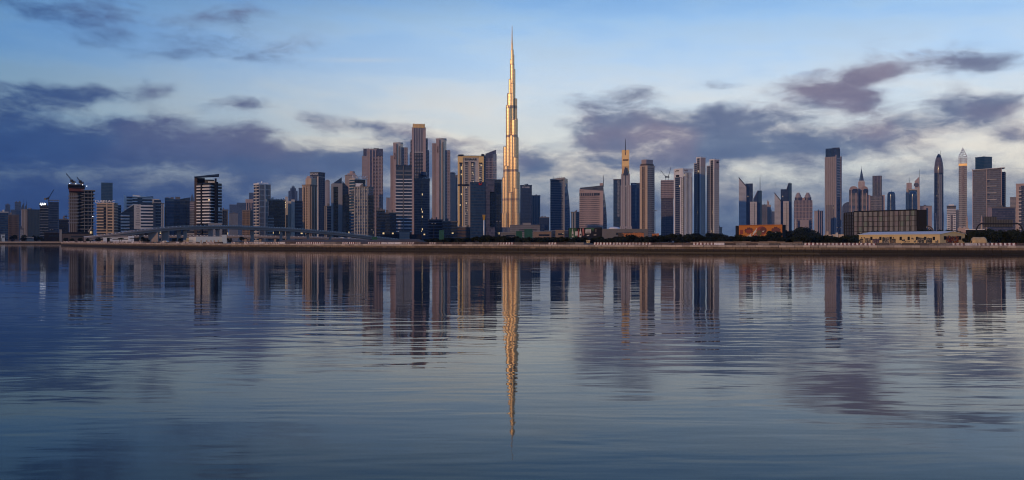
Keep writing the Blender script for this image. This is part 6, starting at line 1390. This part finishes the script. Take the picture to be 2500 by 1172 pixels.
# ---- arched gantry with ribbed panels
D = 650
t = Tower('gantry', 'dark steel gantry with bowed legs carrying ribbed grey panels above the trees', D, 2440, 'gantry')
Zg = lambda y: pyZ(y, D)
for (cx, sg) in ((2400, -1), (2480, 1)):
    pr = None; mb = MB()
    for i in range(9): a = i / 8 * math.pi / 2; p = (pxX(cx + sg * 17 * math.sin(a), D), D, Zg(545 + 22 * (1 - math.cos(a)))); mb.bar(pr, p, .5, 6) if pr else None; pr = p
    mb.bar(pr, (pr[0], D, GZ - .1), .5, 6); t.part('bowed_leg', mb, 'steel_dark')
t.part('beam', MB().box(pxX(2398, D), pxX(2482, D), D - .8, D + .8, Zg(548), Zg(544.6)), 'steel_dark'); t.part('beam', MB().box(pxX(2400, D), pxX(2472, D), D - .6, D + .6, Zg(555), Zg(553.6)), 'steel_dark')
m_plain('rib_grey', (.10, .10, .095), .8, spec=.1); x = 2402.0
while x < 2472:
    top = 529 if x < 2433 else 536.5; t.part('ribbed_panel', MB().box(pxX(x, D), pxX(x + 2.7, D), D - .45, D - .1, Zg(553.4), Zg(top)), 'rib_grey'); x += 4.0
t.part('panel_backing', MB().box(pxX(2401.5, D), pxX(2433, D), D + .1, D + .3, Zg(553.5), Zg(528.8)), 'dark'); t.part('panel_backing', MB().box(pxX(2433, D), pxX(2472.5, D), D + .1, D + .3, Zg(553.5), Zg(536.3)), 'dark')
D = 560; t = Tower('sign_gantry', 'small bowed steel road gantry with green sign right of the black panel wall end', D, 2268, 'gantry'); mb = MB(); pr = None
for i in range(9): a = i / 8 * math.pi / 2; p = (pxX(2262 + 16 * math.sin(a), D), D, pyZ(552 + 12 * (1 - math.cos(a)), D)); mb.bar(pr, p, .45, 6) if pr else None; pr = p
mb.bar(pr, (pr[0], D, GZ - .1), .45, 6); t.part('bowed_leg', mb, 'dark_brown'); t.part('green_sign', MB().box(pxX(2250, D), pxX(2262, D), D - .5, D - .2, pyZ(552, D), pyZ(530, D)), 'green_net'); t.part('white_plate', MB().box(pxX(2252, D), pxX(2262, D), D - .8, D - .52, pyZ(557, D), pyZ(553, D)), 'white')
t.part('post', MB().bar((pxX(2254, D), D, GZ - .1), (pxX(2254, D), D, pyZ(531, D)), .4, 6), 'steel_dark')
# ---- minarets and mosque
for px, y, lab in ((2361, 525, 'slender pinkish minaret left of the wide blue slab, with balcony ring'), (2396.5, 525, 'slender pinkish minaret rising beside the bowed gantry leg')):
    D = 900; t = Tower('minaret', lab, D, px, 'minaret'); s = D / FPX; x = pxX(px, D); Z = t.Z
    t.part('shaft', MB().lathe(x, D, [(2.6 * s, GZ - .1), (2.4 * s, Z(556)), (2.0 * s, Z(555)), (1.8 * s, Z(543))], 10), 'sand'); t.part('balcony', MB().lathe(x, D, [(1.8 * s, Z(545)), (2.9 * s, Z(542.5)), (2.9 * s, Z(541)), (1.5 * s, Z(540.8))], 10), 'pink_stone'); t.part('lantern', MB().lathe(x, D, [(1.4 * s, Z(542)), (1.4 * s, Z(535)), (1.7 * s, Z(534)), (1.1 * s, Z(531)), (.2 * s, Z(y))], 10), 'pink_stone')
D = 920; t = Tower('mosque', 'small pinkish mosque with low domes at the foot of the left minaret', D, 2352, 'mosque'); t.prism('wall', quad(2338, None, 2366, D, depth=14), GZ, t.Z(557), 'pink_stone')
for c in (2344, 2355): x = pxX(c, D + 6); t.part('dome', MB().lathe(x, D + 6, [(1.6, t.Z(557)), (1.6, t.Z(556)), (1.3, t.Z(554.6)), (.6, t.Z(553.6)), (.1, t.Z(552.8))], 14), 'sand')
D = 880; t = Tower('villa', 'cream turreted villa with pale roof edge showing above the trees by the panel wall', D, 2030, 'building')
for a, b, y, m in ((2011, 2030, 573, 'sand'), (2018, 2023, 565, 'sand'), (2032, 2060, 572, 'sand'), (2040, 2046, 568, 'concrete_pale')): t.prism('wing', quad(a, None, b, D, depth=8), GZ, t.Z(y), m)
D = 700; t = Tower('low_hall', 'long white flat roofed hall seen over the trees left of the minaret', D, 2378, 'building'); q = quad(2358, None, 2402, D, depth=10); t.prism('wall', q, GZ, t.Z(561), 'dark'); t.prism('roof', grow(q, .6), t.Z(561), t.Z(559.8), 'white')
# ---- low sheds, mall blocks and hoardings along the middle distance
def low(name, lab, D, x0, x1, y, m, rm='concrete', bands=None, cat='building', depth=20):
    t = Tower(name, lab, D, (x0 + x1) / 2, cat); q = quad(x0, None, x1, D, depth=depth); t.prism('wall', q, GZ - .2, t.Z(y + .8), m); t.prism('roof', grow(q, .4), t.Z(y + .8), t.Z(y), rm)
    if bands: t.bands('wall_bands', q, GZ, t.Z(y + 1), bands, 4.2, .3, .35, (0,))
    t.panel('door', q, 0, .12, .2, GZ, GZ + 4, 'dark', .15); t.panel('window_row', q, 0, .3, .9, GZ + (t.Z(y) - GZ) * .55, GZ + (t.Z(y) - GZ) * .72, 'glass_black', .12); t.q = q; return t
low('mall_building', 'long grey mall block with pale bands at the foot of the giant tower', 1900, 1245, 1318, 549, 'concrete_dark', 'grey', 'grey'); low('mall_building', 'small grey rooftop block above the long grey mall', 1950, 1276, 1296, 544, 'grey', 'grey')
low('warehouse', 'low dark grey warehouse left of the green hoardings', 1000, 1222, 1262, 567, 'concrete_dark', 'grey'); low('warehouse', 'low brown warehouse right of the green hoardings', 1000, 1302, 1346, 565, 'brown', 'grey'); low('warehouse', 'dark blue low warehouse below the curved glass tower', 1100, 1330, 1392, 563, 'navy_metal', 'grey'); low('warehouse', 'brown gatehouse block with sand coloured roof edge below the curved glass tower', 1050, 1356, 1378, 561.5, 'brown', 'sand')
t = low('mall_building', 'long dark grey shed behind the drinks billboard and rust coloured screens', 900, 1470, 1583, 559, 'concrete_dark', 'grey')
t = Tower('white_dome', 'shallow white domed pavilion roof above the long dark shed', 940, 1500, 'pavilion'); D = 940; x = pxX(1500, D); t.part('shell', MB().lathe(x, D, [(6.0, GZ - .1), (6.0, t.Z(558)), (5.4, t.Z(556)), (3.8, t.Z(554.6)), (1.5, t.Z(553.8)), (.2, t.Z(553.6))], 18), 'white'); t.part('ring', MB().lathe(x, D, [(6.1, t.Z(560)), (6.3, t.Z(559)), (6.1, t.Z(558.4))], 18), 'concrete_pale')
for x0, x1, y, lab in ((1509, 1540, 569, 'rust orange hoarding screen right of the white dome, longer'), (1541, 1572, 568.5, 'rust orange hoarding screen with ragged top before the dark shed'), (1592, 1609, 570, 'short rust orange screen right of the beige tower foot')):
    D = 640; t = Tower('hoarding', lab, D, (x0 + x1) / 2, 'hoarding'); n = int((x1 - x0) / 5)
    for i in range(n): a = x0 + (x1 - x0) * i / n; b = x0 + (x1 - x0) * (i + .94) / n; t.part('sheet', MB().box(pxX(a, D), pxX(b, D), D - .1, D + .1, GZ + 1, t.Z(y + rp.uniform(-.6, 1.2))), 'orange_wall')
    t.part('rail', MB().box(pxX(x0, D), pxX(x1, D), D + .12, D + .3, t.Z(573.5), t.Z(572.8)), 'steel_dark')
for x0, x1, y, D, lab in ((1260, 1275, 564, 860, 'dark green netted hoarding, lower of the pair before the grey mall'), (1280, 1300, 559, 850, 'dark green netted hoarding, taller of the pair before the grey mall'), (1072, 1084, 562, 900, 'dark green hoarding before the dark podium'), (908, 921, 578, 560, 'dark green board at the foot of the flyover')):
    t = Tower('hoarding', lab, D, (x0 + x1) / 2, 'hoarding'); t.part('sheet', MB().box(pxX(x0, D), pxX(x1, D), D - .1, D + .1, GZ + (2 if y < 575 else .5), t.Z(y)), 'green_net')
    for px in (x0 + 1, x1 - 1): t.part('post', MB().bar((pxX(px, D), D + .3, GZ - .1), (pxX(px, D), D + .3, t.Z(y + .5)), .25, 5), 'steel_dark')
# white service building on the quay and white shed under the flyover
D = 515
t = Tower('service_building', 'low pale blue white service building with stepped yellowish left end under the flyover', D, 500, 'building')
q = quad(478, None, 543, D, depth=9); t.prism('main_block', q, GZ - .2, t.Z(577.6), 'pale_blue_wall'); t.prism('tall_block', quad(541.5, None, 553.5, D - .6, depth=9), GZ - .2, t.Z(573.2), 'pale_blue_wall'); t.prism('step_block', quad(461, None, 478.5, D - .4, depth=8), GZ - .2, t.Z(578.4), 'roof_white'); t.prism('step_block', quad(455, None, 463, D - .9, depth=8), GZ - .2, t.Z(581.6), 'cream'); t.prism('step_block', quad(448, None, 456, D - 1.2, depth=8), GZ - .2, t.Z(585.8), 'sand')
for px in (491, 504.5, 515, 523, 533): u = (px - 478) / 65; t.panel('door', q, 0, u - .026, u + .026, GZ, t.Z(586.5), 'sand', .06)
for px in (470, 484, 497, 528): t.prism('roof_unit', quad(px, None, px + 4, D + 3, depth=2), t.Z(578), t.Z(575.6), 'concrete_dark')
t.part('railing', MB().bar((pxX(456, D), D - 2, t.Z(586)), (pxX(474, D), D - 2, t.Z(586)), .06, 4).bar((pxX(456, D), D - 2, t.Z(588)), (pxX(474, D), D - 2, t.Z(588)), .06, 4), 'dark_brown')
t = low('white_shed', 'long low white shed behind the palms under the flyover ramp', 720, 252, 327, 579.5, 'white', 'roof_white', depth=8); t.prism('end_block', quad(313, None, 327, 718, depth=8), GZ - .2, t.Z(576), 'white')
low('dark_shed', 'black low waterside building at the bend of the far shore', 1075, 108, 150, 568, 'dark', 'dark_brown'); t = low('dark_shed', 'dark brown curved waterside hall left of the flyover ramp', 860, 152, 222, 570, 'dark_brown', 'dark'); t.prism('upper_deck', quad(165, None, 214, 862, depth=12), GZ, t.Z(567), 'dark')
t = Tower('pylon', 'plain pale grey pylon wall before the dark waterside hall', 1000, 148, 'pylon'); t.prism('slab', quad(145, None, 151, 1000, depth=5), GZ - .2, t.Z(561.5), 'concrete'); t.prism('cap', quad(144.6, None, 151.4, 999.5, depth=6), t.Z(561.5), t.Z(560.6), 'concrete_pale')
t = low('pavilion', 'small pale terrace pavilion on the far embankment among dark trees', 1090, 60, 82, 579, 'concrete', 'concrete_pale'); t = low('pavilion', 'low bluish kiosk at the far left of the embankment', 1090, 2, 12, 572, 'pale_blue_wall', 'grey')
# ---- poles and lamps
D = 700; t = Tower('beacon_mast', 'white mast with a gold tapered head standing before the dark latticed block', D, 1181.5, 'mast'); x = pxX(1181.5, D); t.part('pole', MB().bar((x, D, GZ - .1), (x, D, t.Z(537)), .55, 8, .5), 'white'); m_plain('gold', (.45, .27, .05), .45, .3); t.prism('head', circle(x, D, 1.0, 4, .785), t.Z(537), t.Z(525), 'gold', circle(x, D, 1.65, 4, .785)); t.prism('cap', circle(x, D, 1.75, 4, .785), t.Z(525), t.Z(524), 'brown')
for px, yt, D, lab in ((1599.5, 514, 900, 'tall floodlight pole with crossbar right of the beige tower'), (1217, 540, 800, 'thin lamp pole right of the mottled violet wing'), (912, 560, 780, 'thin lamp pole at the low end of the flyover'), (1059, 545, 800, 'thin lamp pole before the dark flat podium'), (2048, 555, 700, 'thin dark lamp pole left of the black panel wall'), (126, 560, 1085, 'thin lamp pole on the far embankment')):
    t = Tower('lamp_pole', lab, D, px, 'lamp pole'); x = pxX(px, D); t.part('pole', MB().bar((x, D, GZ - .1), (x, D, t.Z(yt)), .28, 6, .16), 'steel_dark'); t.part('crossbar', MB().bar((x - 1.6, D, t.Z(yt)), (x + 1.6, D, t.Z(yt)), .2, 5), 'steel_dark')
    for s in (-1.4, 1.4): t.part('lamp_head', MB().box(x + s - .5, x + s + .5, D - .5, D + .1, t.Z(yt) - .5, t.Z(yt) + .1), 'grey')
# ---- a few vehicles on the slip road
def car_mesh():
    mb = MB(); pr = [(-2.2, .35), (2.2, .35), (2.25, .8), (1.5, .95), (.8, 1.45), (-1.2, 1.48), (-1.9, .98), (-2.25, .9)]
    return mb.add([(x, -.85, z) for x, z in pr] + [(x, .85, z) for x, z in pr], [list(range(8)), [15 - i for i in range(8)]] + [[i, 8 + i, 8 + (i + 1) % 8, (i + 1) % 8] for i in range(8)])
body = car_mesh(); bme = body.mesh('body', 'white'); wme = MB().bar((0, -.1, 0), (0, .1, 0), .33, 10).mesh('wheel', 'dark'); gme = MB().add([(-1.05, -.87, 1.02), (.95, -.87, 1.02), (.62, -.87, 1.38), (-.95, -.87, 1.4)], [(0, 1, 2, 3)]).mesh('side_window', 'glass_black')
for px, D, col, lab in ((836, 975, 'white', 'white car on the slip road below the flyover end, leading'), (853, 978, 'white', 'white car on the slip road close behind the leading one'), (884, 990, 'grey', 'grey car near the low end of the slip road'), (405, 540, 'white', 'white car parked on the quay by the thick flyover pier')):
    P = ramp[2]; c = min(P, key=lambda p: abs(p[0] - px)); z = pyZ(c[1], c[2]) - .98 if D > 800 else GZ; Dd = c[2] + 4 if D > 800 else D
    r = link('car', None, None, (pxX(px, Dd), Dd, z)); tag(r, lab, 'car'); r.rotation_euler = (0, 0, -.25)
    b = link('body', bme if col == 'white' else car_mesh().mesh('body', 'grey'), r); link('side_window', gme, r)
    for wx in (-1.35, 1.35):
        for wy in (-.8, .8): o = link('wheel', wme, r); o.location = (wx, wy, .33)

# ---------------------------------------------------------------- the air
m, N, b = mat('haze')
N.n.remove(b); pv = N.n.new('ShaderNodeVolumePrincipled'); pv.inputs['Color'].default_value = (.26, .43, .78, 1); pv.inputs['Density'].default_value = 4.8e-5; pv.inputs['Anisotropy'].default_value = 0.0
N.l.new(pv.outputs[0], N.n['Material Output'].inputs['Volume'])
hz = link('haze', MB().box(-4400, 4400, -700, 6400, -2.0, 860).mesh('haze', 'haze')); hz['kind'] = 'stuff'
